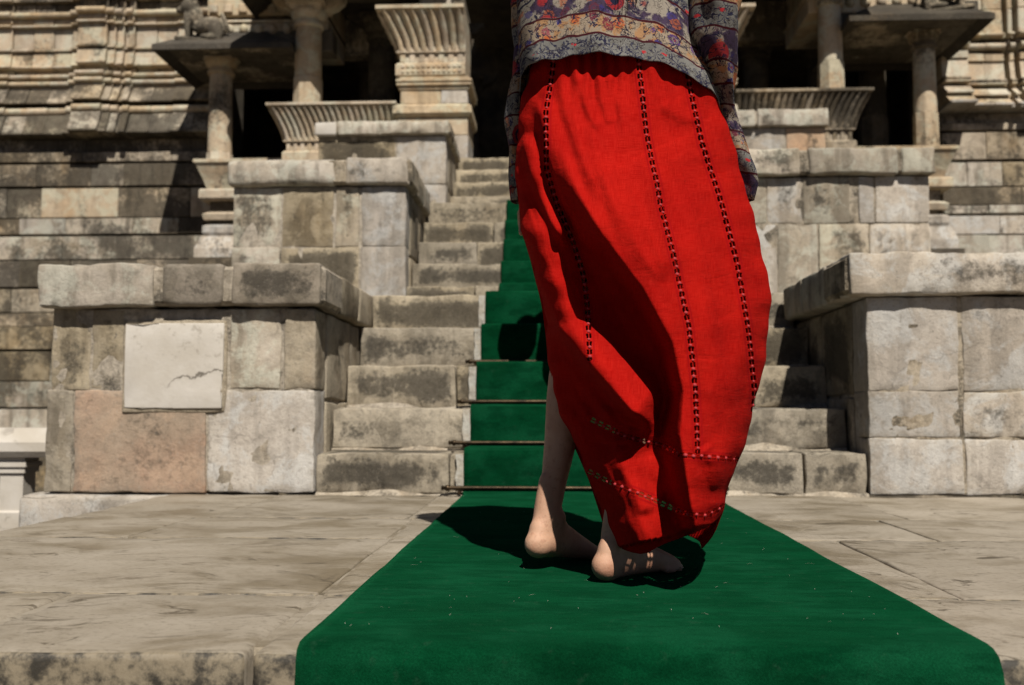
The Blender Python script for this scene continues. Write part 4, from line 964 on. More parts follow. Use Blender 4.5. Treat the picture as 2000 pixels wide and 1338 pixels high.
# ---- body: tubes and swellings fused into one continuous surface
BV = []; BF = []; OFF = Vector((0, 0, 0))
def tube(pts, hint=Vector((1, 0, 0)), n=16):
    """pts: (position, half width along hint side, half height)."""
    b0 = len(BV); L = len(pts)
    for i, (c, rw, rh) in enumerate(pts):
        c = Vector(c) + OFF; t = (Vector(pts[min(i + 1, L - 1)][0]) - Vector(pts[max(i - 1, 0)][0])).normalized()
        s = (hint - t * hint.dot(t)).normalized(); u = t.cross(s)
        for k in range(n):
            a = 2 * math.pi * k / n; BV.append(c + s * rw * math.cos(a) + u * rh * math.sin(a))
    for i in range(L - 1):
        for k in range(n): BF.append([b0 + i * n + k, b0 + i * n + (k + 1) % n, b0 + i * n + n + (k + 1) % n, b0 + i * n + n + k])
    BF.append([b0 + k for k in range(n)][::-1]); BF.append([b0 + (L - 1) * n + k for k in range(n)])
def ball(c, r, n=14, rot=None):
    b0 = len(BV); m = n // 2; c = Vector(c) + OFF
    for j in range(m + 1):
        th = math.pi * (j + 0.0001) / (m + 0.0002)
        for i in range(n):
            ph = 2 * math.pi * i / n
            d = Vector((r[0] * math.sin(th) * math.cos(ph), r[1] * math.sin(th) * math.sin(ph), r[2] * math.cos(th)))
            if rot is not None: d = rot @ d
            BV.append(c + d)
    for j in range(m):
        for i in range(n): BF.append([b0 + j * n + i, b0 + j * n + n + i, b0 + j * n + n + (i + 1) % n, b0 + j * n + (i + 1) % n])
def foot(ankle, ang, heel_up, mirror, toe_z):
    """ang: heading of the toes from +Y towards +X; heel_up lifts the heel about the ball of the foot."""
    f = Vector((math.sin(ang), math.cos(ang), 0)); s = Vector((f.y, -f.x, 0)) * mirror      # s: towards the little toe
    rz = Matrix(((s.x, f.x, 0), (s.y, f.y, 0), (0, 0, 1)))
    a = Vector(ankle); g0 = Vector((a.x, a.y, CZ))
    def pt(fw, sd, z):                                # local foot coordinates from under the ankle
        up = heel_up * max(0.0, (0.115 - fw) / 0.17) ** 1.0
        return g0 + f * fw + s * sd + Vector((0, 0, z + up))
    ball(pt(-0.036, 0.0, 0.030), (0.0285, 0.036, 0.030), rot=rz)                        # heel
    ball(pt(-0.030, 0.001, 0.052), (0.024, 0.028, 0.034), rot=rz)
    tube([(pt(-0.052, 0, 0.030), 0.014, 0.014), (pt(-0.035, 0, 0.032), 0.027, 0.029), (pt(0.0, 0.0, 0.040), 0.029, 0.037), (pt(0.04, 0.001, 0.040), 0.031, 0.036), (pt(0.08, 0.003, 0.031), 0.037, 0.028), (pt(0.12, 0.004, 0.022), 0.042, 0.020), (pt(0.142, 0.004, 0.017), 0.040, 0.014)], s)
    tube([(pt(-0.006, 0, 0.165), 0.017, 0.020), (pt(-0.009, 0, 0.115), 0.024, 0.028), (pt(-0.008, 0, 0.085), 0.029, 0.036), (pt(0.004, 0, 0.058), 0.030, 0.042), (pt(0.03, 0, 0.040), 0.030, 0.034)], s)   # ankle into instep
    tube([(pt(-0.012, 0, 0.17), 0.012, 0.010), (pt(-0.026, 0, 0.10), 0.011, 0.011), (pt(-0.038, 0, 0.05), 0.018, 0.016)], s, 10)             # tendon
    ball(pt(0.004, -0.023, 0.083), (0.010, 0.018, 0.019), rot=rz); ball(pt(-0.004, 0.023, 0.074), (0.009, 0.016, 0.018), rot=rz)               # ankle bones
    toes = [(-0.026, 0.132, 0.052, 0.0125), (-0.003, 0.140, 0.042, 0.0085), (0.014, 0.134, 0.038, 0.008), (0.028, 0.126, 0.034, 0.0075), (0.041, 0.114, 0.030, 0.007)]
    nails = []
    for sd, fw, ln, r in toes:
        tube([(pt(fw - 0.025, sd * 0.9, r + 0.004), r, r), (pt(fw, sd, r + 0.003), r * 1.0, r), (pt(fw + ln * 0.5, sd, r + 0.004), r * 0.9, r * 0.9), (pt(fw + ln * 0.85, sd, r), r * 1.0, r * 0.85), (pt(fw + ln, sd, r * 0.8), r * 0.5, r * 0.45)], s, 10)
        nails.append((pt(fw + ln * 0.82, sd, r * 1.86), r, f, s))
    return nails
def V3(*a): return Vector(a)
ankR = V3(0.120, 1.905, 0.115); ankL = V3(-0.012, 2.045, 0.140)
hipL, hipR = V3(0.065, 2.07, 0.90), V3(0.235, 2.07, 0.90)
knL, knR = V3(0.052, 2.135, 0.515), V3(0.195, 2.08, 0.50)
def leg(hip, kn, an, s):
    mid = lambda t, a, b, dy=0.0, dx=0.0: a.lerp(b, t) + V3(dx, dy, 0)
    tube([(hip + V3(0, 0, 0.05), 0.085, 0.095), (mid(0.25, hip, kn), 0.078, 0.088), (mid(0.6, hip, kn), 0.063, 0.070), (mid(0.9, hip, kn), 0.051, 0.055), (kn, 0.048, 0.052),
          (mid(0.12, kn, an, -0.008), 0.045, 0.051), (mid(0.3, kn, an, -0.016), 0.0475, 0.056), (mid(0.45, kn, an, -0.013), 0.0435, 0.051), (mid(0.65, kn, an, -0.006), 0.034, 0.041), (mid(0.85, kn, an, -0.003), 0.027, 0.033), (an, 0.0245, 0.029), (an - V3(0, 0, 0.04), 0.024, 0.030)], V3(1, 0, 0), 20)
leg(hipL, knL, ankL, -1); leg(hipR, knR, ankR, 1)
nails = foot(ankR, R(42), 0.0, 1, 0) + foot(ankL, R(36), 0.024, -1, 0)
OFF.y = -0.07
tube([((0.15, 2.14, 0.86), 0.10, 0.09), ((0.15, 2.13, 0.93), 0.165, 0.115), ((0.15, 2.135, 1.03), 0.140, 0.098), ((0.15, 2.14, 1.10), 0.122, 0.088), ((0.15, 2.135, 1.20), 0.135, 0.095), ((0.15, 2.13, 1.30), 0.150, 0.092), ((0.15, 2.13, 1.37), 0.150, 0.070), ((0.15, 2.13, 1.41), 0.07, 0.055), ((0.15, 2.135, 1.47), 0.050, 0.052), ((0.15, 2.15, 1.53), 0.05, 0.055)], V3(1, 0, 0), 20)
ball((0.15, 2.16, 1.575), (0.072, 0.092, 0.112)); ball((0.15, 2.20, 1.52), (0.050, 0.055, 0.05))          # head, jaw
ball((0.15, 2.258, 1.565), (0.012, 0.018, 0.022)); ball((0.15, 2.248, 1.527), (0.022, 0.012, 0.010))       # nose, mouth
for e in (-1, 1):
    ball((0.15 + e * 0.073, 2.155, 1.57), (0.008, 0.018, 0.030)); ball((0.15 + e * 0.03, 2.236, 1.592), (0.014, 0.012, 0.009))
def arm(sh, el, wr, pal, side):
    tube([(sh, 0.046, 0.050), (sh.lerp(el, 0.3), 0.042, 0.044), (sh.lerp(el, 0.8), 0.035, 0.036), (el, 0.034, 0.034), (el.lerp(wr, 0.3), 0.034, 0.033), (el.lerp(wr, 0.8), 0.023, 0.021), (wr, 0.022, 0.018)], V3(1, 0, 0))
    d = (pal - wr).normalized(); s = V3(1, 0, 0); s = (s - d * s.dot(d)).normalized(); u = d.cross(s)
    tube([(wr, 0.022, 0.017), (wr.lerp(pal, 0.5), 0.032, 0.016), (pal, 0.038, 0.014)], s, 12)
    for i, (o, ln) in enumerate(((-0.029, 0.058), (-0.010, 0.070), (0.010, 0.066), (0.028, 0.052))):
        a = pal + s * o - d * 0.01; k1 = a + d * ln * 0.55; k2 = k1 + (d * 0.5 - u * side * 0.85).normalized() * ln * 0.45; k3 = k2 + (d * -0.25 - u * side).normalized() * ln * 0.32
        tube([(a, 0.010, 0.010), (k1, 0.0092, 0.0092), (k2, 0.0082, 0.0082), (k3, 0.006, 0.006)], s, 10)
    th = wr.lerp(pal, 0.35) - s * side * 0.024
    tube([(th, 0.012, 0.012), (th - s * side * 0.022 + d * 0.026, 0.0105, 0.0105), (th - s * side * 0.026 + d * 0.056, 0.008, 0.008)], s, 10)
shL, shR = V3(-0.01, 2.13, 1.35), V3(0.31, 2.13, 1.35)
elL, elR = P(1040, 195, 2.19), P(1374, 160, 2.16)
wrL, wrR = P(1042, 372, 2.27), P(1400, 335, 2.27)
arm(shL, elL, wrL, P(1044, 432, 2.30), -1); arm(shR, elR, wrR, P(1398, 410, 2.31), 1)
body = make('body', BV, BF, 'skin', woman, True)
rm = body.modifiers.new('fuse', 'REMESH'); rm.mode = 'VOXEL'; rm.voxel_size = 0.0042; rm.use_smooth_shade = True
sm = body.modifiers.new('soft', 'SMOOTH'); sm.iterations = 12; sm.factor = 0.5
for (c, r, f, s) in nails:
    V = []; F = []
    for a in range(4):
        for k in range(5):
            t = -1 + 0.5 * k; V.append(c + f * (r * 1.0 * (a / 3 - 0.5)) + s * (t * r * 0.62) + V3(0, 0, 0.0012 - 0.30 * r * t * t - 0.25 * r * max(0, a / 3 - 0.5)))
    for a in range(3):
        for k in range(4): F.append([a * 5 + k, a * 5 + k + 1, a * 5 + 6 + k, a * 5 + 5 + k])
    nl = make('toenail', V, F, 'nail', woman, True); q = nl.modifiers.new('s', 'SOLIDIFY'); q.thickness = 0.0012; q.offset = -1

# ---- cloth: measured outline of each garment, given a real depth round the body
def poly_np(poly, X, Yp):
    """distance to a polyline, signed (+ on its right-hand/upper side), arc length, normalised position"""
    best = np.full(X.shape, 1e9); sg = np.zeros(X.shape); ln = np.zeros(X.shape); acc = 0.0; tot = sum(math.dist(a, b) for a, b in zip(poly, poly[1:]))
    for (ax, ay), (bx, by) in zip(poly, poly[1:]):
        dx, dy = bx - ax, by - ay; L = math.hypot(dx, dy); t = np.clip(((X - ax) * dx + (Yp - ay) * dy) / (L * L), 0, 1)
        ex, ey = X - ax - t * dx, Yp - ay - t * dy; d = np.hypot(ex, ey); cr = (dx * ey - dy * ex) / L
        k = d < best; best = np.where(k, d, best); sg = np.where(k, np.where(cr < 0, 1.0, -1.0), sg); ln = np.where(k, acc + t * L, ln); acc += L
    return best, sg, ln, ln / tot
def ridge(poly, A, wl, wr, X, Yp, ta=0.15, tb=0.15):
    d, s, _, t = poly_np(poly, X, Yp)
    w = np.where(s > 0, wr, wl); f = np.exp(-(d / w) ** 2)
    ends = np.clip(t / ta, 0, 1) * np.clip((1 - t) / tb, 0, 1); ends = ends * ends * (3 - 2 * ends)
    return A * f * ends
OUT = [(60, 1046, 1380), (110, 1040, 1385), (150, 1032, 1392), (190, 1020, 1402), (260, 1012, 1424), (330, 1008, 1445), (420, 1015, 1470), (490, 1030, 1488), (550, 1050, 1500), (590, 1063, 1505), (640, 1067, 1501),
       (720, 1074, 1490), (760, 1080, 1480), (820, 1100, 1466), (880, 1130, 1449), (920, 1147, 1435), (968, 1163, 1413), (993, 1171, 1413), (1034, 1184, 1399), (1070, 1200, 1380), (1090, 1212, 1370)]
HEM = [(-1, 1050), (-0.75, 1066), (-0.53, 1076), (-0.32, 1082), (-0.17, 1079), (0.03, 1064), (0.3, 1047), (0.6, 1030), (0.85, 1008), (1.0, 992), (1.03, 1020), (1.10, 1056), (1.22, 1072), (1.4, 1058), (1.7, 1044), (2.0, 960), (2.4, 780), (2.6, 660), (2.9, 690), (2.97, 900), (3.0, 1050)]
DEPB = [(60, 0.120), (110, 0.125), (200, 0.150), (330, 0.172), (500, 0.185), (700, 0.195), (820, 0.215), (900, 0.235), (1090, 0.245)]
DEPF = [(60, 0.11), (200, 0.13), (400, 0.17), (640, 0.20), (900, 0.14), (1090, 0.10)]
YC = 2.06
def smooth_tab(tb, w):
    k = np.arange(tb[0][0], tb[-1][0] + 1e-9, w / 6.0); cols = [k]
    for i in range(1, len(tb[0])):
        a = np.interp(k, [r[0] for r in tb], [r[i] for r in tb]); p_ = np.pad(a, 12, mode='reflect', reflect_type='odd')
        g_ = np.exp(-(np.arange(-12, 13) / 6.0) ** 2); cols.append(np.convolve(p_, g_ / g_.sum(), 'valid'))
    return list(zip(*cols))
OUT = smooth_tab(OUT, 24.0)
OUT = [(a, b + 2.2 * math.sin(a / 19.0) + 1.5 * math.sin(a / 8.3 + 1), c + 2.0 * math.sin(a / 23.0 + 2) + 1.2 * math.sin(a / 9.1)) for a, b, c in OUT]
def build_skirt():
    sb = np.concatenate([np.linspace(-1, 1, 281), np.linspace(1, 3, 70)[1:-1]]); NV = 330; v = np.linspace(0, 1, NV)
    xs = lambda tb, i, a: np.interp(a, [r[0] for r in tb], [r[i] for r in tb])
    S, Vv = np.meshgrid(sb, v); hem = xs(HEM, 1, S); PY = 88 + (hem - 88) * Vv
    Lx, Rx = xs(OUT, 1, PY), xs(OUT, 2, PY); C, H = (Lx + Rx) / 2, (Rx - Lx) / 2
    sn, cs = np.sin(S * math.pi / 2), np.cos(S * math.pi / 2)
    X = C + H * sn
    back = cs >= -1e-9
    D = np.where(back, -xs(DEPB, 1, PY) * np.abs(cs) ** np.interp(PY, [600, 950], [0.8, 0.42]), xs(DEPF, 1, PY) * np.abs(cs) ** 0.8)
    # ---- folds (metres towards the viewer's side), gathered at the left hip and swinging to the right hem
    h = np.zeros(X.shape)
    for a in SK_RIDGES: h += ridge(a[0], a[1], a[2], a[3], X, PY, *(a[4:]))
    env = np.exp(-np.clip((PY - 110) / 75, 0, None) ** 2)
    h += 0.0065 * env * np.cos(X * 2 * math.pi / 26 + 1.5 * np.sin(X / 31.0)) * (0.45 + 0.55 * np.exp(-((X - 1140) / 75) ** 2))
    D = D - np.where(back, h * np.abs(cs) ** 0.45, 0)
    # rays -> metres
    rx, ry = (X - 1000) / FPX, (PY - 669) / FPX
    dx = _fw.x + _rt.x * rx - _up.x * ry; dy = _fw.y + _rt.y * rx - _up.y * ry; dz = _fw.z + _rt.z * rx - _up.z * ry
    Yw_ = YC + D; s = Yw_ / dy
    return S, X, PY, np.stack([dx * s, Yw_, CAM_Z + dz * s], -1), sb
SK_RIDGES = [
    # main swag: proud panel on the right, deep shade to its lower left
    ([(1076, 190), (1092, 260), (1125, 360), (1180, 460), (1258, 560), (1316, 670), (1338, 765), (1332, 850), (1345, 940), (1364, 1045)], 0.150, 24, 130, 0.30, 0.02),
    ([(1078, 640), (1115, 750), (1170, 840)], -0.045, 45, 25, 0.3, 0.3),
    # lower-left swag and the lit band on it
    ([(1008, 380), (1042, 515), (1098, 640), (1165, 722), (1235, 800), (1286, 830)], 0.125, 16, 60, 0.2, 0.10),
    ([(1052, 190), (1068, 290), (1100, 380), (1135, 450), (1165, 510)], 0.055, 10, 28, 0.1, 0.2),
    ([(1020, 260), (1042, 350), (1078, 430), (1110, 490)], 0.045, 9, 24, 0.1, 0.2),
    ([(1150, 230), (1168, 300), (1200, 380), (1250, 480), (1300, 560)], 0.014, 16, 40),
    ([(1185, 250), (1215, 340), (1262, 440), (1320, 540)], 0.008, 14, 40),
    ([(1168, 800), (1205, 832), (1250, 842), (1290, 815)], 0.030, 16, 30),
    ([(1190, 880), (1235, 872), (1288, 838)], 0.018, 18, 26),
    ([(1185, 850), (1215, 920), (1240, 990), (1255, 1060)], 0.060, 55, 45, 0.25, 0.01),
    ([(1175, 905), (1230, 930), (1300, 960)], -0.010, 30, 20),
    ([(1462, 560), (1450, 700), (1428, 840), (1402, 980)], 0.020, 40, 30),
    ([(1395, 880), (1412, 930), (1404, 1000)], 0.016, 18, 30),
    ([(1215, 1040), (1290, 1030), (1350, 1040)], 0.010, 26, 40),
    ([(1350, 350), (1400, 480), (1425, 620)], 0.006, 30, 40),
    ([(1290, 200), (1330, 230), (1375, 235)], 0.008, 12, 14),
    ([(1205, 150), (1222, 260), (1258, 400), (1300, 520), (1335, 640)], 0.011, 14, 26),
    ([(1300, 240), (1335, 380), (1375, 540), (1398, 700), (1400, 860)], 0.010, 20, 30),
    ([(1395, 330), (1432, 470), (1452, 600), (1450, 740)], 0.010, 14, 22),
    ([(1100, 150), (1105, 210), (1130, 290), (1175, 380), (1235, 470)], 0.020, 14, 26, 0.25, 0.7),
    ([(1130, 140), (1142, 200), (1170, 260)], 0.012, 9, 14),
    ([(1180, 140), (1176, 190), (1190, 250)], 0.010, 8, 14),
    ([(1370, 870), (1392, 905), (1398, 960)], 0.012, 12, 18),
    ([(1205, 900), (1240, 950), (1262, 1010)], 0.012, 12, 20),
    ([(1165, 845), (1195, 862), (1240, 856)], 0.014, 9, 14),
    ([(1085, 690), (1120, 770), (1160, 830)], 0.022, 12, 22),
    ([(1075, 620), (1105, 700), (1150, 770), (1200, 825)], 0.018, 10, 16),
]
TRIM = [[(1082, 105), (1080, 135), (1066, 220), (1068, 330), (1088, 400), (1118, 470), (1140, 540), (1147, 600), (1152, 700)],
        [(1246, 95), (1248, 130), (1262, 260), (1290, 400), (1320, 520), (1345, 640), (1358, 760), (1362, 885)],
        [(1338, 110), (1347, 170), (1370, 280), (1410, 400), (1440, 520), (1460, 640), (1473, 760), (1470, 800)],
        [(1152, 818), (1186, 834), (1222, 852), (1262, 862), (1300, 872), (1330, 888), (1385, 893), (1446, 897)],
        [(1146, 918), (1172, 932), (1205, 948), (1250, 965), (1300, 986), (1345, 1005), (1380, 1006), (1412, 988)]]
def grid_mesh(name, pts, wrap, mat, parent, uv=None, attrs=None):
    nv, ns = pts.shape[:2]; me = bpy.data.meshes.new(name); o = Vector((0.14, YC, float(pts[..., 2].min())))
    co = pts.reshape(-1, 3) - np.array(o); idx = np.arange(nv * ns).reshape(nv, ns)
    a = idx[:-1]; b = idx[1:]
    if wrap: q = np.stack([a, b, np.roll(b, -1, 1), np.roll(a, -1, 1)], -1).reshape(-1, 4)
    else: q = np.stack([a[:, :-1], b[:, :-1], b[:, 1:], a[:, 1:]], -1).reshape(-1, 4)
    me.from_pydata(co.tolist(), [], q.tolist())
    me.polygons.foreach_set('use_smooth', np.ones(len(q), dtype=bool))
    if uv is not None:
        lay = me.uv_layers.new(name='UVMap'); lay.data.foreach_set('uv', uv.reshape(-1, 2)[q.reshape(-1)].astype(np.float32).ravel())
    for k, arr in (attrs or {}).items():
        at = me.attributes.new(k, 'FLOAT', 'POINT'); at.data.foreach_set('value', arr.astype(np.float32).ravel())
    me.materials.append(M[mat]); ob = bpy.data.objects.new(name, me); col.objects.link(ob); ob.parent = parent; ob.location = o - wloc(parent); return ob
S, X, PY, PT, sb = build_skirt()
nz = np.array([[noise.noise(Vector(p) * 13.0) for p in row] for row in PT[::3, ::3]]); nz = np.repeat(np.repeat(nz, 3, 0), 3, 1)[:PT.shape[0], :PT.shape[1]]
nz2 = np.sin(X / 9.0 + PY / 37.0 + 4 * nz) * np.sin(PY / 21.0 - X / 45.0 + 3 * nz)
for _ in range(6):
    up_, dn_ = np.vstack([nz[:1], nz[:-1]]), np.vstack([nz[1:], nz[-1:]]); nz = (nz + up_ + dn_ + np.roll(nz, 1, 1) + np.roll(nz, -1, 1)) / 5
cr = np.array([[noise.noise(Vector(((x_ - 0.38 * y_) / 17.0, y_ / 95.0, 3.0))) + 0.5 * noise.noise(Vector(((x_ - 0.3 * y_) / 8.0, y_ / 50.0, 9.0))) for x_, y_ in zip(rx_, ry_)] for rx_, ry_ in zip(X[::3, ::2], PY[::3, ::2])])
cr = np.repeat(np.repeat(cr, 3, 0), 2, 1)[:PT.shape[0], :PT.shape[1]]
if cr.shape != X.shape: cr = np.pad(cr, ((0, X.shape[0] - cr.shape[0]), (0, X.shape[1] - cr.shape[1])), mode='edge')
for _ in range(5):
    up_, dn_ = np.vstack([cr[:1], cr[:-1]]), np.vstack([cr[1:], cr[-1:]]); cr = (cr + up_ + dn_ + np.roll(cr, 1, 1) + np.roll(cr, -1, 1)) / 5
PT[..., 1] += 0.0034 * cr * np.where(S > 1, 0, np.clip(1.25 - (X - 1150) / 420.0, 0.45, 1.1))
PT[..., 1] += 0.0060 * nz + 0.00025 * nz2
td = np.full(X.shape, 99.0); tl = np.zeros(X.shape); to = np.ones(X.shape)
for ti, pl_ in enumerate(TRIM):
    d, s_, ln, _ = poly_np(pl_, X, PY); d = np.where(S > 1, 99, d); k = d < np.abs(td); td = np.where(k, d * s_, td); tl = np.where(k, ln, tl); to = np.where(k, 1.0 if ti < 3 else 0.62, to)
skirt = grid_mesh('skirt', PT, True, 'skirt', woman, np.stack([X * 0.00107 + (S > 1) * 0.6, -PY * 0.00107], -1), {'tr_d': td, 'tr_l': tl, 'tr_o': to})
skirt['label'] = 'long red cotton skirt with openwork seams, gathered into swinging folds'
so = skirt.modifiers.new('cloth', 'SOLIDIFY'); so.thickness = 0.0016; so.offset = -1.0 if False else 0.0
# thread knots between the openings
V = []; F = []
nb = len(np.where(sb <= 1)[0]); XB, PB, WB = X[:, :nb], PY[:, :nb], PT[:, :nb]
def on_skirt(px, py):
    i = np.unravel_index(np.argmin((XB - px) ** 2 + (PB - py) ** 2), XB.shape); return Vector(WB[i])
ico = bmesh.new(); bmesh.ops.create_icosphere(ico, subdivisions=1, radius=1.0); iv = [v.co.copy() for v in ico.verts]; iff = [[v.index for v in f.verts] for f in ico.faces]; ico.free()
for pl_ in TRIM:
    acc = 0.0; nxt = 15.5
    for a, b in zip(pl_, pl_[1:]):
        L = math.dist(a, b)
        while nxt <= acc + L:
            t = (nxt - acc) / L; c = on_skirt(lerp(a[0], b[0], t), lerp(a[1], b[1], t)); k = len(V); r = 0.0034 * rng.uniform(0.85, 1.15)
            V += [c + Vector((v.x * r * 1.15, v.y * r - 0.0012, v.z * r)) for v in iv]; F += [[k + e for e in f] for f in iff]; nxt += 15.5
        acc += L
kn = make('seam_knots', V, F, 'bead', skirt, True); kn['kind'] = 'stuff'

# ---- printed tunic
OUT_T = [(-380, 1170, 1270), (-345, 1130, 1300), (-310, 1050, 1370), (-250, 1010, 1395), (-120, 1006, 1385), (0, 1009, 1368), (60, 1011, 1370), (100, 1013, 1378), (140, 1016, 1392), (190, 1014, 1405), (260, 1010, 1412)]
HEM_T = [(-1, 205), (-0.93, 150), (-0.82, 134), (-0.6, 122), (-0.3, 108), (-0.08, 104), (0.1, 108), (0.3, 122), (0.5, 142), (0.68, 166), (0.85, 188), (1, 215), (1.3, 235), (2.0, 225), (2.7, 235), (3.0, 205)]
def build_tunic():
    sb = np.concatenate([np.linspace(-1, 1, 181), np.linspace(1, 3, 80)[1:-1]]); NV = 200; v = np.linspace(0, 1, NV)
    xs = lambda tb, i, a: np.interp(a, [r[0] for r in tb], [r[i] for r in tb])
    S, Vv = np.meshgrid(sb, v); hem = xs(HEM_T, 1, S) + 2.5 * np.sin(S * 13.0) + 1.5 * np.sin(S * 29.0 + 1); PYt = -378 + (hem + 378) * Vv
    Lx, Rx = xs(OUT_T, 1, PYt), xs(OUT_T, 2, PYt); C, H = (Lx + Rx) / 2, (Rx - Lx) / 2
    sn, cs = np.sin(S * math.pi / 2), np.cos(S * math.pi / 2); Xt = C + H * sn
    dep = xs([(-378, 0.06), (-340, 0.085), (-250, 0.125), (-100, 0.135), (30, 0.140), (120, 0.158), (220, 0.165)], 1, PYt)
    D = -np.sign(cs) * dep * np.abs(cs) ** 0.7
    fold = 0.013 * np.sin(Xt / 23.0 + 0.9 * np.sin(PYt / 40.0)) * np.clip((PYt + 60) / 260, 0, 1) + 0.006 * np.sin(Xt / 11.0 + PYt / 60) * np.clip((PYt - 20) / 180, 0, 1)
    fold += ridge([(1330, -60), (1345, 60), (1372, 150)], -0.012, 16, 22, Xt, PYt)
    fold += ridge([(1055, -60), (1035, 60), (1040, 140)], 0.014, 14, 26, Xt, PYt)
    D = D - fold * np.abs(cs) ** 0.5
    rx, ry = (Xt - 1000) / FPX, (PYt - 669) / FPX
    dx = _fw.x + _rt.x * rx - _up.x * ry; dy = _fw.y + _rt.y * rx - _up.y * ry; dz = _fw.z + _rt.z * rx - _up.z * ry
    Yt = YC + D; s = Yt / dy
    return S, Xt, PYt, hem, np.stack([dx * s, Yt, CAM_Z + dz * s], -1)
S2, X2, PY2, hem2, PT2 = build_tunic()
tun = grid_mesh('tunic', PT2, True, 'tunic', woman, np.stack([X2 * 0.00105 + (S2 > 1) * 0.5, (hem2 - PY2) * 0.00105], -1))
tun['label'] = 'loose printed tunic in grey, cream and navy bands'
tun.modifiers.new('cloth', 'SOLIDIFY').thickness = 0.0015
def sleeve(path, seed, uoff):
    """path: (px, py, half width px, Y, depth) -> wrinkled tube, closed at neither end."""
    pts = []; K = 40; n = 36; L = len(path) - 1; G_ = np.zeros((K + 1, n, 3)); U = np.zeros((K + 1, n, 2)); ln = 0; last = None
    for a in range(K + 1):
        f = a / K * L; i = min(int(f), L - 1); t = f - i; t2 = t
        px, py, hw, Yv, dp = [lerp(path[i][k], path[i + 1][k], t2) for k in range(5)]
        Yv -= 0.07; c = P(px, py, Yv); hwm = hw / FPX * Yv
        if last is not None: ln += (c - last).length
        last = c
        for k in range(n):
            th = 2 * math.pi * k / n; rr = 1 + 0.16 * noise.noise(Vector((math.cos(th) * 1.6 + seed, math.sin(th) * 1.6, ln * 16))) + 0.07 * math.sin(3 * th + ln * 40)
            G_[a, k] = (c.x + hwm * rr * math.cos(th), c.y - dp * rr * math.sin(th), c.z + 0.25 * hwm * math.sin(th * 2 + seed) * 0.3)
            U[a, k] = (uoff + (th if th < math.pi else 2 * math.pi - th) * max(hwm, 0.03), 1.5 - ln)
    s_ = grid_mesh('sleeve', G_, True, 'tunic', tun, U); s_.modifiers.new('cloth', 'SOLIDIFY').thickness = 0.0015; return s_
sleeve([(1372, -318, 46, 2.11, 0.07), (1392, -200, 56, 2.09, 0.075), (1394, -60, 52, 2.07, 0.075), (1392, 20, 50, 2.06, 0.075), (1394, 80, 45, 2.07, 0.07), (1402, 130, 34, 2.09, 0.06), (1410, 175, 24, 2.11, 0.045), (1416, 208, 15, 2.14, 0.035), (1422, 240, 18, 2.16, 0.035), (1432, 285, 26, 2.18, 0.045), (1443, 330, 30, 2.19, 0.05), (1452, 362, 24, 2.20, 0.04), (1460, 392, 10, 2.20, 0.02)], 3.0, 0.2)
sleeve([(1040, -318, 40, 2.13, 0.06), (1022, -180, 42, 2.15, 0.06), (1024, 0, 26, 2.17, 0.05), (1028, 90, 22, 2.18, 0.045), (1022, 150, 22, 2.19, 0.045), (1010, 200, 20, 2.20, 0.05), (1006, 235, 20, 2.21, 0.05), (1010, 290, 17, 2.22, 0.04), (1012, 335, 17, 2.235, 0.04), (1011, 370, 14, 2.24, 0.03), (1008, 394, 9, 2.24, 0.02)], 8.0, 0.7)
# ---- long hair down the back
V = []; F = []
def strand(pts, r):
    b0 = len(V); n = 5
    for i, p in enumerate(pts):
        rr = r * (1 - 0.85 * (i / (len(pts) - 1)) ** 2)
        for k in range(n):
            a = 2 * math.pi * k / n; V.append(Vector(p) + Vector((0, -0.07, 0)) + Vector((rr * math.cos(a), rr * math.sin(a), 0)))
    for i in range(len(pts) - 1):
        for k in range(n): F.append([b0 + i * n + k, b0 + i * n + (k + 1) % n, b0 + i * n + n + (k + 1) % n, b0 + i * n + n + k])
for i in range(150):
    a = rng.uniform(-1, 1); x0 = 0.15 + 0.07 * a; end = 1.30 - 0.08 * rng.random() - 0.10 * math.exp(-(a * 3) ** 2)
    xe = 0.15 + 0.07 * a * 0.8 + rng.uniform(-0.012, 0.012)
    strand([(x0 * 0.6 + 0.06, 2.20, 1.68 - 0.03 * abs(a)), (x0, 2.13 - 0.02, 1.69 - 0.045 * a * a), (0.15 + 0.082 * a, 2.085 - 0.02 * (1 - a * a), 1.60), (0.15 + 0.085 * a, 2.05 - 0.01 * (1 - a * a), 1.48), (lerp(x0, xe, 0.5), 2.005, 1.40), (xe, 1.99, end)], 0.007)
for i in range(6):
    px = 1203 + 4.6 * i; ye = 25 + 8 * (i % 3) + 4 * i % 7; strand([P(px - 4, -180, 2.0), P(px + rng.uniform(-3, 3), -60, 1.985), P(px + rng.uniform(-3, 3), 0, 1.972), P(px + rng.uniform(-4, 4), ye, 1.965)], 0.0009)
make('hair', V, F, 'hair', woman, True, recalc=False)

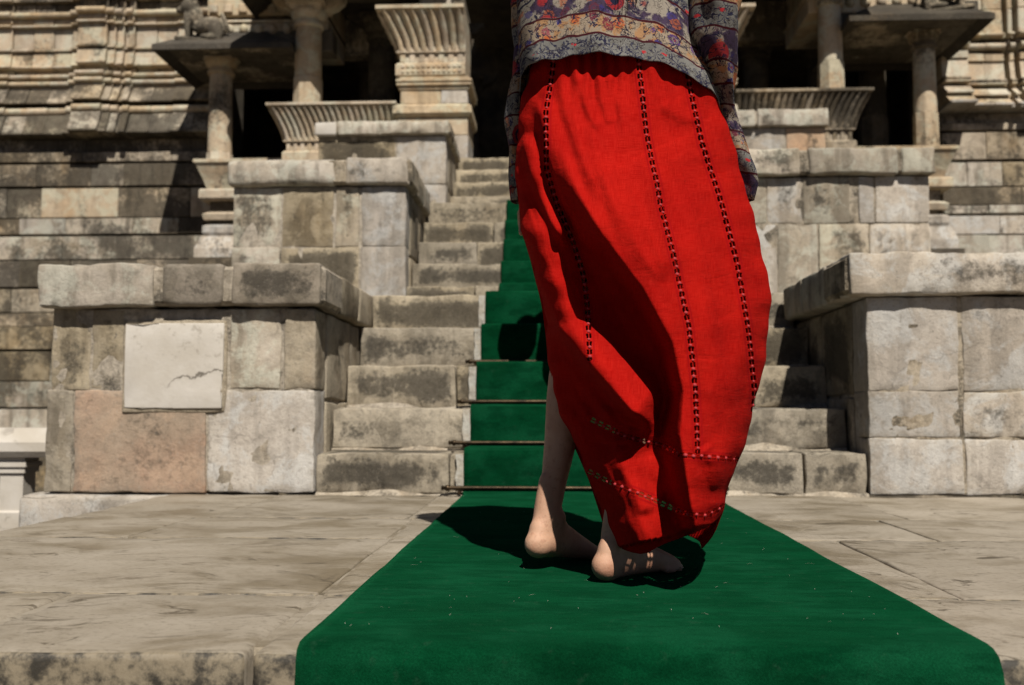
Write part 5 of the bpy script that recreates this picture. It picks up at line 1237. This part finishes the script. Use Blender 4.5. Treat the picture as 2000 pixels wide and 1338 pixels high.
# ================================================================== A SECOND VISITOR, climbing ahead: hidden behind the skirt, known by the shadow on the steps
M['kurta'] = simple('indigo_cotton', (0.04, 0.05, 0.09), 0.9, nsc=40)
M['trouser'] = simple('cream_cotton', (0.45, 0.40, 0.31), 0.9, nsc=40)
OX, OY, OZ = 0.25, 4.40, ZS[1] + 0.0185
ahead = thing('person', (OX, OY, OZ), 'visitor in a loose blue kurta climbing the carpeted steps ahead of the red skirt', 'person')
BV.clear(); BF.clear(); OFF.xyz = (OX, OY, OZ)
for sx, fy in ((-1, 0.02), (1, 0.06)):
    tube([((sx * 0.09, 0, 0.90), 0.085, 0.09), ((sx * 0.09, 0.02, 0.50), 0.052, 0.056), ((sx * 0.09, 0.0, 0.30), 0.048, 0.054), ((sx * 0.09, 0.0, 0.11), 0.028, 0.033), ((sx * 0.09, 0.0, 0.05), 0.032, 0.04)])
    tube([((sx * 0.09, -0.055, 0.032), 0.02, 0.02), ((sx * 0.09, -0.02, 0.036), 0.032, 0.034), ((sx * 0.095, 0.06, 0.034), 0.035, 0.03), ((sx * 0.1, 0.12, 0.022), 0.042, 0.02), ((sx * 0.1, 0.145, 0.016), 0.036, 0.013)])
    for q, (o_, ln_) in enumerate(((-0.028, 0.045), (-0.006, 0.040), (0.010, 0.036), (0.024, 0.032), (0.036, 0.026))):
        tube([((sx * (0.1 + o_), 0.125, 0.012), 0.009, 0.009), ((sx * (0.1 + o_), 0.14 + ln_, 0.009), 0.007, 0.007)], n=8)
tube([((0, 0, 0.86), 0.10, 0.09), ((0, 0, 0.95), 0.16, 0.11), ((0, 0, 1.10), 0.13, 0.09), ((0, 0, 1.30), 0.16, 0.10), ((0, 0, 1.38), 0.15, 0.07), ((0, 0, 1.42), 0.06, 0.055), ((0, 0.01, 1.50), 0.05, 0.052)], n=20)
ball((0, 0.03, 1.58), (0.072, 0.092, 0.112)); ball((0, 0.07, 1.525), (0.05, 0.055, 0.05)); ball((0, 0.127, 1.57), (0.012, 0.018, 0.022))
for e in (-1, 1): ball((e * 0.073, 0.02, 1.575), (0.008, 0.018, 0.03))
el2 = V3(-0.27, -0.01, 1.08); arm(V3(-0.17, 0, 1.36), el2, V3(-0.31, 0.0, 0.84), V3(-0.32, 0.02, 0.75), -1); arm(V3(0.17, 0, 1.36), V3(0.23, -0.02, 1.08), V3(0.22, 0.06, 0.84), V3(0.21, 0.09, 0.76), 1)
b2 = make('body', BV, BF, 'skin', ahead, True)
rm = b2.modifiers.new('fuse', 'REMESH'); rm.mode = 'VOXEL'; rm.voxel_size = 0.008; rm.use_smooth_shade = True
def cloth_tube(name, rows, mat, n=40, fold=0.02):
    V = []; F = []
    for (cx, cy, z, a, b_) in rows:
        for k in range(n):
            th = 2 * math.pi * k / n; w_ = 1 + fold * math.sin(5 * th + z * 9) * max(0, 1.2 - z)
            V.append((OX + cx + a * w_ * math.cos(th), OY + cy + b_ * w_ * math.sin(th), OZ + z))
    for i in range(len(rows) - 1):
        for k in range(n): F.append([i * n + k, i * n + (k + 1) % n, i * n + n + (k + 1) % n, i * n + n + k])
    o = make(name, V, F, mat, ahead, True, recalc=False); o.modifiers.new('cloth', 'SOLIDIFY').thickness = 0.003; return o
cloth_tube('kurta', [(0, 0, 0.42, 0.24, 0.18), (0, 0, 0.6, 0.23, 0.17), (0, 0, 0.9, 0.20, 0.15), (0, 0, 1.1, 0.165, 0.125), (0, 0, 1.3, 0.185, 0.13), (0, 0, 1.38, 0.17, 0.095), (0, 0, 1.425, 0.075, 0.07)], 'kurta', fold=0.08)
for sx in (-1, 1): cloth_tube('trouser_leg', [(sx * 0.09, 0, 0.14, 0.065, 0.07), (sx * 0.09, 0, 0.5, 0.075, 0.08), (sx * 0.09, 0, 0.85, 0.09, 0.1)], 'trouser', 24)
for (a_, e_, w_) in ((V3(-0.17, 0, 1.36), el2, V3(-0.31, 0.0, 0.84)), (V3(0.17, 0, 1.36), V3(0.23, -0.02, 1.08), V3(0.221, 0.05, 0.88))):
    V = []; F = []; pth = [a_, a_.lerp(e_, 0.5), e_, e_.lerp(w_, 0.6)]; n = 16
    for i, c in enumerate(pth):
        t = (pth[min(i + 1, 3)] - pth[max(i - 1, 0)]).normalized(); s1 = t.orthogonal().normalized(); u1 = t.cross(s1)
        for k in range(n): V.append(Vector((OX, OY, OZ)) + c + (s1 * math.cos(2 * math.pi * k / n) + u1 * math.sin(2 * math.pi * k / n)) * (0.070 + 0.008 * i))
    for i in range(3):
        for k in range(n): F.append([i * n + k, i * n + (k + 1) % n, i * n + n + (k + 1) % n, i * n + n + k])
    make('sleeve', V, F, 'kurta', ahead, True, recalc=False)
V = []; F = []
for j in range(9):
    th = math.pi * 0.62 * j / 8
    for k in range(20):
        ph = 2 * math.pi * k / 20; V.append((OX + 0.08 * math.sin(th) * math.cos(ph), OY + 0.02 + 0.10 * math.sin(th) * math.sin(ph) - 0.03 * (1 - math.cos(th)), OZ + 1.585 + 0.122 * math.cos(th)))
for j in range(8):
    for k in range(20): F.append([j * 20 + k, j * 20 + (k + 1) % 20, j * 20 + 20 + (k + 1) % 20, j * 20 + 20 + k])
make('hair', V, F, 'hair', ahead, True)
